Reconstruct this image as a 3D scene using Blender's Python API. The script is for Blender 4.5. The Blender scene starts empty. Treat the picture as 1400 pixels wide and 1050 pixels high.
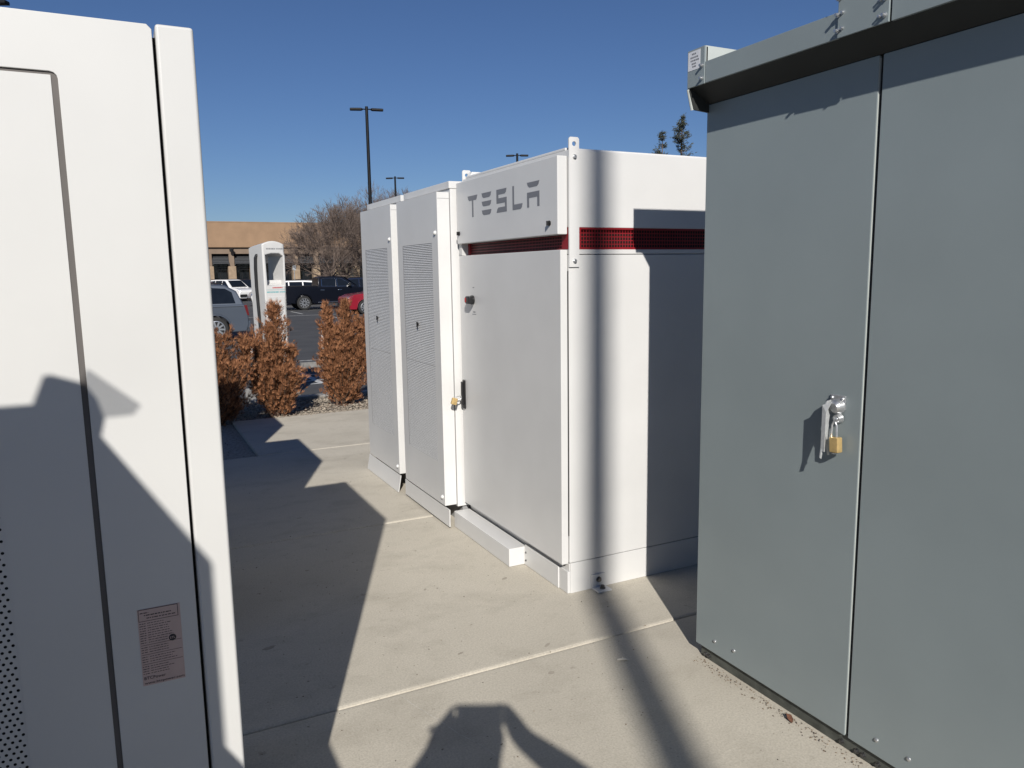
import bpy, bmesh, math, random
from mathutils import Vector, Matrix
R = math.radians
S = bpy.context.scene
COL = S.collection
rnd = random.Random(7)

# ------------------------------------------------------------------ camera, sky, sun, exposure
# world axes: X runs along the side of the big white inverter cabinet, Y along the row of cabinets, origin at its near corner
YAW, PITCH, ROLL = R(26.62), R(8.32), R(-0.84)
CAM = Vector((-1.883, -3.144, 1.600))
fw = Vector((0, math.cos(PITCH), -math.sin(PITCH))); rt = Vector((1, 0, 0)); dn = fw.cross(rt)
cr, sr = math.cos(ROLL), math.sin(ROLL)
r2 = cr * rt - sr * dn; d2 = sr * rt + cr * dn
rz = Matrix.Rotation(-YAW, 3, 'Z')
r2, d2, f2 = rz @ r2, rz @ d2, rz @ fw
cd = bpy.data.cameras.new('camera'); cam = bpy.data.objects.new('camera', cd); COL.objects.link(cam)
m = Matrix((r2, -d2, -f2)).transposed().to_4x4(); m.translation = CAM
cam.matrix_world = m
cd.sensor_width = 36; cd.lens = 36 * 1051 / 1400; cd.clip_start = 0.05; cd.clip_end = 3000
S.camera = cam

SUN_EL = R(30.96)
SUN = Vector((0.32322, 0.79432, -0.51438)).normalized()          # direction the sunlight travels
SUN_AZ = math.atan2(-SUN.x, -SUN.y)                              # where the sun stands, clockwise from +Y
w = bpy.data.worlds.new('World'); S.world = w; w.use_nodes = True
nt = w.node_tree; nt.nodes.clear()
sky = nt.nodes.new('ShaderNodeTexSky'); sky.sky_type = 'NISHITA'; sky.sun_disc = False
sky.sun_elevation = SUN_EL; sky.sun_rotation = SUN_AZ; sky.altitude = 0; sky.air_density = 1.0; sky.dust_density = 0.0; sky.ozone_density = 5.0
bg = nt.nodes.new('ShaderNodeBackground'); bg.inputs[1].default_value = 0.049
wo = nt.nodes.new('ShaderNodeOutputWorld')
hs = nt.nodes.new('ShaderNodeMix'); hs.data_type = 'RGBA'; hs.blend_type = 'MULTIPLY'; hs.inputs['Factor'].default_value = 1; hs.inputs['B'].default_value = (.76, .835, 1.03, 1)
nt.links.new(sky.outputs[0], hs.inputs['A']); nt.links.new(hs.outputs['Result'], bg.inputs[0]); nt.links.new(bg.outputs[0], wo.inputs[0])
sl = bpy.data.lights.new('sun', 'SUN'); sl.energy = 4.8; sl.angle = R(0.53); sl.color = (1.0, 0.955, 0.89)
so = bpy.data.objects.new('sun', sl); COL.objects.link(so)
so.rotation_euler = SUN.to_track_quat('-Z', 'Y').to_euler(); so.location = (-4, -10, 12)
vs = S.view_settings; vs.view_transform = 'Standard'; vs.look = 'None'; vs.exposure = 0.25; vs.gamma = 1; vs.use_curve_mapping = False

# ------------------------------------------------------------------ materials
MATS = {}
def mat(name, col, rough=0.5, metal=0.0, var=0.06, scale=6.0, bump=0.0, bscale=400.0, spec=0.5, col2=None, island=False, detail=4):
    if name in MATS: return MATS[name]
    M = bpy.data.materials.new(name); M.use_nodes = True
    n = M.node_tree.nodes; l = M.node_tree.links; b = n['Principled BSDF']
    b.inputs['Roughness'].default_value = rough; b.inputs['Metallic'].default_value = metal
    b.inputs['Specular IOR Level'].default_value = spec
    tc = n.new('ShaderNodeTexCoord')
    no = n.new('ShaderNodeTexNoise'); no.inputs['Scale'].default_value = scale; no.inputs['Detail'].default_value = detail
    l.new(tc.outputs['Object'], no.inputs['Vector'])
    mx = n.new('ShaderNodeMix'); mx.data_type = 'RGBA'
    c2 = col2 or tuple(c * (1 - 2 * var) for c in col); c1 = col if col2 else tuple(min(1, c * (1 + var)) for c in col)
    mx.inputs['A'].default_value = (*c2, 1); mx.inputs['B'].default_value = (*c1, 1)
    if island:
        g = n.new('ShaderNodeNewGeometry'); l.new(g.outputs['Random Per Island'], mx.inputs['Factor'])
    else:
        mr = n.new('ShaderNodeMapRange'); mr.inputs['From Min'].default_value = .3; mr.inputs['From Max'].default_value = .7
        l.new(no.outputs['Fac'], mr.inputs['Value']); l.new(mr.outputs['Result'], mx.inputs['Factor'])
    l.new(mx.outputs['Result'], b.inputs['Base Color'])
    if bump:
        nb = n.new('ShaderNodeTexNoise'); nb.inputs['Scale'].default_value = bscale; nb.inputs['Detail'].default_value = 3
        l.new(tc.outputs['Object'], nb.inputs['Vector'])
        bp = n.new('ShaderNodeBump'); bp.inputs['Strength'].default_value = bump; bp.inputs['Distance'].default_value = 0.004
        l.new(nb.outputs['Fac'], bp.inputs['Height']); l.new(bp.outputs['Normal'], b.inputs['Normal'])
    MATS[name] = M
    return M

def concrete(name, base, light, dark):
    M = bpy.data.materials.new(name); M.use_nodes = True
    n = M.node_tree.nodes; l = M.node_tree.links; b = n['Principled BSDF']
    b.inputs['Roughness'].default_value = .85; b.inputs['Specular IOR Level'].default_value = .25
    tc = n.new('ShaderNodeTexCoord')
    def noise(sc, det, ro=.55, dist=0.0, stretch=None):
        t = n.new('ShaderNodeTexNoise'); t.inputs['Scale'].default_value = sc; t.inputs['Detail'].default_value = det
        t.inputs['Roughness'].default_value = ro; t.inputs['Distortion'].default_value = dist
        if stretch:
            mp = n.new('ShaderNodeMapping'); mp.inputs['Scale'].default_value = stretch
            l.new(tc.outputs['Object'], mp.inputs['Vector']); l.new(mp.outputs['Vector'], t.inputs['Vector'])
        else: l.new(tc.outputs['Object'], t.inputs['Vector'])
        return t.outputs['Fac']
    def rng(s, a, c, d=0.0, e=1.0):
        r = n.new('ShaderNodeMapRange'); r.inputs['From Min'].default_value = a; r.inputs['From Max'].default_value = c
        r.inputs['To Min'].default_value = d; r.inputs['To Max'].default_value = e
        l.new(s, r.inputs['Value']); return r.outputs['Result']
    def mix(f, A, B):
        m_ = n.new('ShaderNodeMix'); m_.data_type = 'RGBA'; l.new(f, m_.inputs['Factor'])
        for s, v in (('A', A), ('B', B)):
            if isinstance(v, tuple): m_.inputs[s].default_value = (*v, 1)
            else: l.new(v, m_.inputs[s])
        return m_.outputs['Result']
    c = mix(rng(noise(1.3, 5), .3, .7), base, light)
    c = mix(rng(noise(2.6, 9, .68, .25, (1, 1.5, 1)), .50, .80, 0, .85), c, dark)              # trowel blotches
    c = mix(rng(noise(15, 4, .6), .58, .74, 0, .35), c, dark)                                   # smudges
    c = mix(rng(noise(.55, 3), .50, .72, 0, .55), c, dark)                                       # long dull patches
    c = mix(rng(noise(9.0, 4, .6), .67, .76, 0, .7), c, tuple(v * .66 for v in dark))             # damp marks
    c = mix(rng(noise(130, 2), .35, .75, 0, .55), c, tuple(v * .85 for v in dark))             # sand grain
    c = mix(rng(noise(48, 2), .715, .745, 0, .85), c, tuple(v * .35 for v in dark))             # pits
    l.new(c, b.inputs['Base Color'])
    bp = n.new('ShaderNodeBump'); bp.inputs['Strength'].default_value = .35; bp.inputs['Distance'].default_value = .003
    l.new(noise(170, 5), bp.inputs['Height']); l.new(bp.outputs['Normal'], b.inputs['Normal'])
    return M

WHITE = mat('white_powder_coat', (.59, .588, .578), .38, var=.022, scale=3.1, bump=.02, bscale=500)
WHITE2 = mat('white_cabinet_paint', (.545, .543, .525), .32, var=.022, scale=2.9, bump=.015, bscale=600)
GREY = mat('grey_green_enamel', (.220, .256, .262), .38, var=.03, scale=2.3, bump=.035, bscale=260, detail=7)
PALE_EDGE = mat('pale_edge_grey', (.42, .45, .43), .45, var=.05, scale=8)  # paler than the enamel, for upstands, gusset edge and door edge strip
BLACK = mat('black_plastic', (.012, .012, .013), .35, var=.2)
DARK = mat('dark_interior', (.01, .01, .01), .8, var=.2)
STEEL = mat('zinc_plated_steel', (.60, .61, .62), .33, .8, var=.12, scale=60)
ZINC = mat('cast_zinc', (.46, .475, .48), .45, .35, var=.08, scale=70)
BOLTM = mat('weathered_bolt_steel', (.16, .16, .165), .4, .9, var=.2, scale=60)
BRASS = mat('brass', (.70, .50, .22), .36, .55, var=.12, scale=40)
RED = mat('red_mesh_paint', (.235, .009, .014), .45, var=.1)
REDP = mat('red_plastic', (.45, .02, .02), .4, var=.1)
LOGO = mat('grey_print', (.17, .175, .19), .5, var=.03)
INK = mat('black_print', (.03, .025, .03), .6, var=.05)
LABELM = mat('beige_label_film', (.52, .385, .345), .45, var=.05, scale=25)
PAPER = mat('white_label_paper', (.62, .63, .66), .6, var=.04, scale=30)
CONC = concrete('pale_concrete', (.485, .448, .375), (.545, .506, .428), (.34, .310, .255))
CONC_DK = mat('old_concrete', (.30, .29, .27), .9, var=.15, scale=12, bump=.3, bscale=90)
FILL = mat('joint_filler', (.30, .28, .24), .9, var=.2, scale=40)
ASPH = mat('asphalt', (.062, .062, .063), .85, col2=(.040, .040, .042), scale=1.2, bump=.5, bscale=180, detail=8)
PAINT = mat('worn_white_paint', (.62, .62, .60), .7, col2=(.30, .30, .29), scale=9)
GRAVB = mat('gravel_bed_soil', (.20, .17, .13), .95, var=.3, scale=40, bump=.6, bscale=120)
STONE = mat('gravel_stone', (.36, .31, .245), .9, col2=(.14, .12, .10), island=True)
FOL = mat('dead_brown_foliage', (.37, .175, .085), .85, col2=(.085, .030, .014), island=True, spec=.2)
TWIG = mat('dry_twig', (.12, .075, .05), .9, var=.3, scale=30)
BARK = mat('grey_brown_bark', (.155, .120, .10), .9, col2=(.08, .060, .052), scale=5, spec=.2)
NEED = mat('dusty_conifer_needles', (.085, .085, .055), .85, col2=(.035, .045, .032), island=True, spec=.2)
TAN = mat('tan_stucco', (.275, .178, .108), .9, var=.06, scale=1.0)
TAN2 = mat('brown_stucco', (.20, .148, .108), .9, var=.06, scale=1.0)
TAN3 = mat('buff_stone_base', (.29, .215, .145), .9, var=.12, scale=3.0)
YELW = mat('pale_yellow_stucco', (.62, .48, .29), .9, var=.08, scale=2)
GLASS = mat('dark_glass', (.008, .010, .013), .06, var=.1, spec=.6)
AWN = mat('dark_grey_awning_metal', (.055, .058, .062), .5, var=.1)
POLE = mat('dark_bronze_paint', (.007, .0075, .009), .5, var=.15, spec=.2)
TYRE = mat('tyre_rubber', (.018, .018, .018), .85, var=.2)
RIM = mat('alloy_rim', (.55, .56, .57), .3, .85, var=.1)
CHROME = mat('bright_trim', (.75, .75, .76), .18, 1.0, var=.05)
def paint(name, c, rough=.28, metal=0.0):
    M = mat(name, c, rough, metal, var=.02, scale=2)
    M.node_tree.nodes['Principled BSDF'].inputs['Coat Weight'].default_value = .6
    M.node_tree.nodes['Principled BSDF'].inputs['Coat Roughness'].default_value = .06
    return M
TEAL = mat('teal_print', (.10, .36, .38), .5, var=.05)

# ------------------------------------------------------------------ helpers
class MB:
    def __init__(s): s.bm = bmesh.new()
    def _bev(s, edges, b, seg=2):
        if b > 0: bmesh.ops.bevel(s.bm, geom=list(edges), offset=b, segments=seg, profile=.5, affect='EDGES', clamp_overlap=True)
    def box(s, lo, hi, b=0.0, seg=2):
        lo, hi = [min(a, c) for a, c in zip(lo, hi)], [max(a, c) for a, c in zip(lo, hi)]
        v = [s.bm.verts.new((x, y, z)) for z in (lo[2], hi[2]) for y in (lo[1], hi[1]) for x in (lo[0], hi[0])]
        f = [s.bm.faces.new([v[i] for i in q]) for q in ((0, 2, 3, 1), (4, 5, 7, 6), (0, 1, 5, 4), (2, 6, 7, 3), (0, 4, 6, 2), (1, 3, 7, 5))]
        s._bev({e for q in f for e in q.edges}, b, seg); return s
    def prism(s, poly, d, b=0.0):
        """closed polygon of 3-D points swept along vector d"""
        d = Vector(d)
        a = [s.bm.verts.new(p) for p in poly]; c = [s.bm.verts.new(Vector(p) + d) for p in poly]
        f1 = s.bm.faces.new(a); f2 = s.bm.faces.new(c[::-1]); k = len(a); fs = [f1, f2]
        for i in range(k): fs.append(s.bm.faces.new((a[i], c[i], c[(i + 1) % k], a[(i + 1) % k])))
        bmesh.ops.recalc_face_normals(s.bm, faces=fs)
        if b: s._bev(set(f1.edges) | set(f2.edges), b)
        return s
    def tube(s, pts, rad, n=8, cap=True):
        pts = [Vector(p) for p in pts]; rings = []
        if not isinstance(rad, (list, tuple)): rad = [rad] * len(pts)
        for i, p in enumerate(pts):
            t = (pts[min(i + 1, len(pts) - 1)] - pts[max(i - 1, 0)]).normalized()
            u = t.orthogonal().normalized() if i == 0 else (u - t * u.dot(t)).normalized()
            v = t.cross(u)
            rings.append([s.bm.verts.new(p + (u * math.cos(2 * math.pi * k / n) + v * math.sin(2 * math.pi * k / n)) * rad[i]) for k in range(n)])
        for a, c in zip(rings, rings[1:]):
            for k in range(n): s.bm.faces.new((a[k], a[(k + 1) % n], c[(k + 1) % n], c[k]))
        if cap: s.bm.faces.new(rings[0][::-1]); s.bm.faces.new(rings[-1])
        return s
    def cyl(s, p, q, r, n=12): return s.tube([p, q], r, n)
    def hexbolt(s, p, axis, r, h):
        a = Vector(axis).normalized(); p = Vector(p)
        return s.tube([p, p + a * h * .35, p + a * h * .36, p + a * h], [r * 1.45, r * 1.45, r, r], 12)
    def dome(s, p, axis, r, h, n=10):
        a = Vector(axis).normalized(); p = Vector(p)
        return s.tube([p, p + a * h * .5, p + a * h * .85, p + a * h], [r, r * .9, r * .55, r * .12], n)
    def quad(s, *p): s.bm.faces.new([s.bm.verts.new(q) for q in p]); return s
    def perf(s, O, U, V, nu, nv, pu, pv, r, k=8, stagger=False, square=False, rv=None):
        """sheet with a hole in every cell: O corner, U,V unit axes"""
        O, U, V = Vector(O), Vector(U), Vector(V); bm = s.bm
        P = lambda a, b_: bm.verts.new(O + U * a + V * b_)
        for j in range(nv):
            off = pu / 2 if (stagger and j % 2) else 0
            if off:
                for a in (0, nu * pu - off): bm.faces.new((P(a, j * pv), P(a + off, j * pv), P(a + off, (j + 1) * pv), P(a, (j + 1) * pv)))
            for i in range(nu - (1 if off else 0)):
                u0, v0 = off + i * pu, j * pv
                c = [P(u0, v0), P(u0 + pu, v0), P(u0 + pu, v0 + pv), P(u0, v0 + pv)]
                cu, cv = u0 + pu / 2, v0 + pv / 2
                if square:
                    rr = rv or r
                    h = [P(cu - r, cv - rr), P(cu + r, cv - rr), P(cu + r, cv + rr), P(cu - r, cv + rr)]
                    for q in range(4): bm.faces.new((c[q], c[(q + 1) % 4], h[(q + 1) % 4], h[q]))
                else:
                    h = [P(cu + r * math.cos(R(225 + 45 * q)), cv + r * math.sin(R(225 + 45 * q))) for q in range(8)]
                    for q in range(4):
                        a, b_, d = h[2 * q], h[2 * q + 1], h[(2 * q + 2) % 8]
                        bm.faces.new((c[q], c[(q + 1) % 4], d, b_, a))
        bmesh.ops.remove_doubles(bm, verts=bm.verts, dist=1e-5)
        return s
    def xf(s, M): bmesh.ops.transform(s.bm, matrix=M, verts=s.bm.verts); return s
    def each(s, name, material, parent, smooth=True):
        """one object for every separate piece"""
        left = set(s.bm.verts)
        while left:
            st = [left.pop()]; isl = set(st)
            while st:
                v = st.pop()
                for e in v.link_edges:
                    q = e.other_vert(v)
                    if q not in isl: isl.add(q); st.append(q)
            left -= isl
            m2 = MB(); mp = {v: m2.bm.verts.new(v.co) for v in isl}
            for f in {f for v in isl for f in v.link_faces}: m2.bm.faces.new([mp[v] for v in f.verts])
            m2.build(name, material, parent, smooth)
        s.bm.free()
    def build(s, name, material, parent=None, smooth=False, label=None):
        me = bpy.data.meshes.new(name); o = bpy.data.objects.new(name, me); COL.objects.link(o)
        if parent is not None:
            p = parent; off = Vector((0, 0, 0))
            while p is not None: off += p.location; p = p.parent
            bmesh.ops.translate(s.bm, vec=-off, verts=s.bm.verts)
            o.parent = parent
        s.bm.to_mesh(me); s.bm.free()
        me.materials.append(material)
        if smooth:
            me.polygons.foreach_set('use_smooth', [True] * len(me.polygons))
            me.set_sharp_from_angle(angle=R(35))
            wn_ = o.modifiers.new('weighted_normals', 'WEIGHTED_NORMAL'); wn_.keep_sharp = True; wn_.weight = 90
        if label: o['label'] = label
        return o

def tag(o, label=None, cat=None, group=None, kind=None):
    if label: o['label'] = label
    if cat: o['category'] = cat
    if group: o['group'] = group
    if kind: o['kind'] = kind
    return o
def thing(name, loc, label, cat, group=None, rot=0):
    o = bpy.data.objects.new(name, None); o.empty_display_size = .1; COL.objects.link(o)
    o.location = loc; o.rotation_euler = (0, 0, rot)
    return tag(o, label, cat, group)
KIDS = {}
def copy_tree(o, parent=None):
    c = o.copy(); COL.objects.link(c)
    if parent is not None: c.parent = parent
    for ch in list(o.children): copy_tree(ch, c)
    return c
def rawmesh(name, verts, faces, material, parent=None):
    me = bpy.data.meshes.new(name); me.from_pydata(verts, [], faces); me.update()
    o = bpy.data.objects.new(name, me); COL.objects.link(o); me.materials.append(material)
    if parent is not None: o.parent = parent
    return o
def text(body, size, M, parent, origin, right, up, name='lettering', align='LEFT', squeeze=1.0):
    cu = bpy.data.curves.new('t', 'FONT'); cu.body = body; cu.size = size; cu.align_x = align; cu.extrude = .0002
    cu.resolution_u = 2
    t = bpy.data.objects.new('t', cu); COL.objects.link(t)
    bpy.context.view_layer.update()
    me = bpy.data.meshes.new_from_object(t.evaluated_get(bpy.context.evaluated_depsgraph_get()))
    bpy.data.objects.remove(t); bpy.data.curves.remove(cu)
    r_, u_ = Vector(right).normalized(), Vector(up).normalized(); n_ = r_.cross(u_)
    X = Matrix((r_ * squeeze, u_, n_)).transposed().to_4x4(); X.translation = Vector(origin) - parent.location
    me.transform(X); me.materials.clear(); me.materials.append(M); me.name = name
    o = bpy.data.objects.new(name, me); COL.objects.link(o); o.parent = parent
    return o

def zlot(y):
    for (a, za), (b, zb) in zip([(-900, -.15), (7, -.15), (20, -.33), (38, -.45)], [(7, -.15), (20, -.33), (38, -.45), (2000, -.45)]):
        if y <= b: return za + (zb - za) * (y - a) / (b - a)

# ------------------------------------------------------------------ ground
ys = [-400, -60, -10, 7, 9, 12, 16, 20, 26, 32, 38, 60, 120, 300, 900]; xs = [-700, -60, -10, 0, 10, 30, 80, 800]
vv = [(x, y, zlot(y)) for y in ys for x in xs]; nx = len(xs)
ff = [(j * nx + i, j * nx + i + 1, (j + 1) * nx + i + 1, (j + 1) * nx + i) for j in range(len(ys) - 1) for i in range(nx - 1)]
lot = tag(rawmesh('parking_lot', vv, ff, ASPH), kind='structure')

pad = tag(MB().box((-6, -8.4, -.148), (4, 5.72, -.03)).build('concrete_pad', FILL), kind='structure')
def slab(x0, x1, a, b_):     # tooled edges: a shallow fall, then the open joint
    pr_ = [(a + .003, -.14), (a + .003, -.009), (a + .0055, -.0042), (a + .015, -.0006), (a + .024, 0), (b_ - .024, 0), (b_ - .015, -.0006), (b_ - .0055, -.0042), (b_ - .003, -.009), (b_ - .003, -.14)]
    mb = MB(); mb.prism([(x0, y, z_) for y, z_ in pr_], (x1 - x0, 0, 0)); mb.build('slab', CONC, pad)
joints = [-8.4, -6.44, -4.45, -2.46, -.472, 1.515, 3.89]
for a, b_ in zip(joints, joints[1:]):
    slab(-6, 4, a, b_)
slab(-.905, 4, 3.89, 5.753)

bed = tag(MB().box((-6, 5.755, -.147), (9, 7.2, -.055)).box((-6, 3.9, -.147), (-.912, 5.755, -.055)).build('gravel_bed', GRAVB), kind='structure')
kb = MB()
kb.box((-6, 7.2, -.20), (9, 7.35, -.015), .012); tag(kb.build('kerb', CONC_DK, None, True), kind='structure')
# gravel stones
sv, sf = [], []
tet = [(1, 0, -.5), (-.5, .87, -.5), (-.5, -.87, -.5), (.1, .1, .75)]
oct_ = [(1, 0, 0), (0, 1, 0), (-1, 0, 0), (0, -1, 0), (0, 0, .8), (0, 0, -.8)]
of = [(0, 1, 4), (1, 2, 4), (2, 3, 4), (3, 0, 4), (1, 0, 5), (2, 1, 5), (3, 2, 5), (0, 3, 5)]
def stone(x, y, z, r):
    k = len(sv); a = rnd.random() * 6.28; q = [rnd.uniform(.6, 1.25) for _ in range(6)]
    for i, p in enumerate(oct_):
        X, Y = p[0] * math.cos(a) - p[1] * math.sin(a) * .8, p[0] * math.sin(a) + p[1] * math.cos(a) * .8
        sv.append((x + X * r * q[i], y + Y * r * q[i], z + p[2] * r * q[i] * .8))
    sf.extend([tuple(k + i for i in f) for f in of])
for _ in range(5200):
    x, y = rnd.uniform(-1.6, 2.2), rnd.uniform(5.76, 7.19); stone(x, y, -.05 + rnd.uniform(-.004, .012), rnd.uniform(.010, .024))
for _ in range(3000):
    x, y = rnd.uniform(-2.0, -.92), rnd.uniform(3.91, 5.76); stone(x, y, -.05 + rnd.uniform(-.004, .012), rnd.uniform(.010, .024))
for _ in range(420):    # spilled over the edge of the pad
    x = rnd.uniform(-.4, 1.3); y = 5.75 - abs(rnd.gauss(0, .03)); stone(x, y, .004, rnd.uniform(.003, .009))
tag(rawmesh('gravel', sv, sf, STONE), kind='stuff')

# hairline crack, crumbs
ck = MB(); prev = None
P = [(-1.052, -.49), (-1.03, -.58), (-.985, -.71), (-.95, -.83), (-.906, -.93), (-.885, -1.02), (-.872, -1.10), (-.87, -1.3)]
for (x0, y0), (x1, y1) in zip(P, P[1:]):
    ck.quad((x0 - .0012, y0, .0006), (x0 + .0012, y0, .0006), (x1 + .0012, y1, .0006), (x1 - .0012, y1, .0006))
STAIN = mat('damp_stain', (.315, .285, .235), .9, var=.08, scale=30)
for x, y, a, b_, th in ((-1.435, .139, .030, .014, .3), (-.202, .331, .020, .010, .5), (-.46, -.62, .016, .011, .2), (-.72, -.30, .017, .007, .4), (-.36, -.41, .022, .008, .6), (-1.10, .95, .014, .009, .1), (-.62, .40, .012, .007, .8), (-.95, 1.9, .018, .010, .2)):
    n_ = 18; mb = MB(); rs = random.Random(int(x * 1000))
    pts = [(x + math.cos(6.283 * k / n_) * a * rs.uniform(.8, 1.15) * math.cos(th) - math.sin(6.283 * k / n_) * b_ * math.sin(th), y + math.cos(6.283 * k / n_) * a * math.sin(th) + math.sin(6.283 * k / n_) * b_ * rs.uniform(.8, 1.15) * math.cos(th), .0005) for k in range(n_)]
    mb.quad(*pts); mb.build('stain', STAIN, pad)
o = ck.build('scratch', mat('chalky_scratch', (.52, .50, .45), .9, var=.2, scale=40), pad)
sv, sf = [], []
for _ in range(240):
    x, y = rnd.uniform(-2.2, .12), rnd.uniform(-2.4, 3.6); stone(x, y, .001, rnd.uniform(.0018, .0045))
for _ in range(430):
    y = rnd.uniform(-2.3, -.80); x = .150 - abs(rnd.gauss(0, .028)); stone(x, y, .001, rnd.uniform(.0015, .0055))
tag(rawmesh('crumbs', sv, sf, mat('dark_grit', (.20, .15, .10), .9, col2=(.05, .045, .04), island=True)), kind='stuff')
def leaf(x, y, L, W, a, M, label, z=.003):
    mb = MB(); c, s_ = math.cos(a), math.sin(a)
    pts = [(-.5, 0, 0), (-.15, .5, .010), (.3, .38, .016), (.5, 0, .004), (.25, -.4, .012), (-.2, -.45, .006)]
    q = [(x + c * p[0] * L - s_ * p[1] * W, y + s_ * p[0] * L + c * p[1] * W, z + p[2]) for p in pts]
    mb.prism(q, (0, 0, .0012)); return tag(mb.build('dry_leaf', M), label, 'leaf')
leaf(.125, -1.31, .045, .022, 1.1, mat('brown_leaf', (.13, .055, .03), .8, var=.3, scale=60), 'dark brown dry leaf lying against the base of the grey cabinet')
mb = MB(); mb.tube([(-.175, -.668, .006), (-.150, -.675, .007), (-.128, -.690, .005)], [.003, .005, .002], 6); mb.tube([(-.150, -.675, .006), (-.142, -.66, .005)], .0025, 5)
tag(mb.build('pale_twig', mat('pale_twig', (.6, .56, .48), .8, var=.1)), 'tiny pale twig lying on the concrete in front of the white cabinet', 'twig')

# ------------------------------------------------------------------ inverter cabinet with the big lettering
inv = thing('inverter_cabinet', (0, 0, 0), 'tall white cabinet with grey TESLA lettering and a red mesh band', 'power cabinet')
XD, YD = 1.25, 1.235
mb = MB(); mb.box((0, 0, .160), (XD, YD, 1.674), .003); mb.build('body', WHITE, inv, True)
mb = MB(); mb.box((.001, .001, 1.677), (XD, YD, 1.699), .002); mb.build('trim_strip', WHITE, inv, True)
mb = MB(); mb.box((0, 0, 1.801), (XD, YD, 2.152), .004); mb.build('upper_body', WHITE, inv, True)
mb = MB(); mb.box((.003, .035, 2.152), (XD - .02, YD - .035, 2.166), .004); mb.build('roof_sheet', WHITE, inv, True)
# plinth made of a corner piece and front pieces
pl = MB().box((.004, 0, 0), (XD, YD, .157), .003).build('plinth', WHITE, inv, True)
mb = MB(); mb.box((-.012, .002, .002), (.004, .085, .116), .002); mb.build('plinth_plate', WHITE, inv, True)
mb = MB(); mb.box((-.018, .0865, .002), (.004, .452, .116), .002); mb.build('plinth_plate', WHITE, inv, True)
mb = MB(); mb.box((-.002, .004, .117), (.003, YD - .01, .1545), .001); mb.build('door_sill', WHITE, inv)
mb = MB()
for y in (.045, .105, .255, .335, .62, .80, .98): mb.hexbolt((-.002, y, .137), (-1, 0, 0), .004, .008)
for z in (.03, .075): mb.hexbolt((-.018, .436, z), (-1, 0, 0), .004, .005)
mb.each('sill_bolt', BOLTM, inv)
mb = MB(); mb.box((-.112, .455, .002), (-.005, YD, .104), .004); mb.build('cable_cover', WHITE, inv, True)
mb = MB(); mb.box((-.041, .007, .155), (-.003, 1.222, 1.698), .004); door = mb.build('door', WHITE, inv, True)
# red mesh bands (front and side): frame, lattice, dark void behind
mb = MB(); mb.box((.03, .03, 1.699), (XD, YD, 1.801)); mb.build('vent_void', DARK, inv)
red = MB()
red.box((.001, .006, 1.699), (.012, .064, 1.801), .001)                                   # corner plate on the front
red.box((.001, .064, 1.794), (.010, 1.15, 1.801)); red.box((.001, .064, 1.699), (.010, 1.15, 1.7035)); red.box((.001, 1.15, 1.699), (.010, 1.178, 1.801))
red.each('vent_frame', RED, inv, False)
mb = MB().perf((.006, .064, 1.7035), (0, 1, 0), (0, 0, 1), 68, 6, (1.15 - .064) / 68, (1.794 - 1.7035) / 6, .0062, square=True, rv=.0054); mb.build('vent_mesh', RED, inv)
red = MB(); red.box((.004, .0015, 1.793), (XD, .012, 1.801)); red.box((.004, .0015, 1.699), (XD, .012, 1.707)); red.box((.004, .0015, 1.707), (.070, .012, 1.793)); red.each('vent_frame', RED, inv, False)
mb = MB().perf((.070, .007, 1.707), (1, 0, 0), (0, 0, 1), 74, 5, (XD - .07) / 74, .086 / 5, .0058, square=True, rv=.0062); mb.build('vent_mesh', RED, inv)
mb = MB(); mb.prism([(-.041, 1.178, 1.70), (-.041, 1.205, 1.70), (-.041, 1.217, 1.712), (-.041, 1.217, 1.80), (-.041, 1.178, 1.80)], (.045, 0, 0)); mb.build('vent_cheek', mat('vent_cheek_grey', (.5, .5, .49), .5), inv)  # light grey cheek at the far end of the mesh band
# lettering panel
pan = MB().box((-.057, .004, 1.768), (-.004, 1.209, 2.125), .005).build('name_panel', WHITE, inv, True)
TW = .0006
def letter(polys, y0, y1, z0=1.912, z1=2.032):
    mb = MB()
    for poly in polys:
        q = [(-.0572, y0 + (y1 - y0) * u, z0 + (z1 - z0) * v) for u, v in poly]
        mb.prism(q, (-TW, 0, 0))
    return mb.build('letter', LOGO, inv)
T_ = [[(0, 1), (1, 1), (.93, .84), (.85, .775), (.585, .775), (.585, 0), (.43, 0), (.43, .775), (.17, .775), (.07, .84)]]
E_ = [[(0, 1), (1, 1), (.93, .84), (.80, .775), (.20, .775), (.07, .84)], [(0, .62), (1, .62), (.93, .46), (.80, .395), (.20, .395), (.07, .46)], [(0, .225), (1, .225), (.93, .065), (.80, 0), (.20, 0), (.07, .065)]]
S_ = [[(0, 1), (1, 1), (.93, .84), (.80, .775), (.2, .775), (.2, .62), (1, .62), (1, 0), (0, 0), (.08, .16), (.2, .225), (.82, .225), (.82, .395), (0, .395)]]
L_ = [[(0, 1), (.17, 1), (.17, .225), (1, .225), (.93, .065), (.8, 0), (0, 0)]]
A_ = [[(0, 1), (1, 1), (.93, .86), (.80, .79), (.20, .79), (.07, .86)], [(0, .60), (1, .60), (1, 0), (.82, 0), (.82, .375), (.17, .375), (.17, 0), (0, 0)]]
for poly, a, b_ in ((T_, 1.036, .899), (E_, .842, .716), (S_, .652, .528), (L_, .462, .350), (A_, .302, .174)): letter(poly, a, b_)
for y, z in ((1.172, 1.829), (.078, 1.823)):
    mb = MB(); mb.tube([(-.057, y, z), (-.062, y, z)], .0125, 14); mb.box((-.075, y - .0035, z - .011), (-.061, y + .0035, z + .011), .002); mb.build('panel_lock', BLACK, inv, True)
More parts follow.
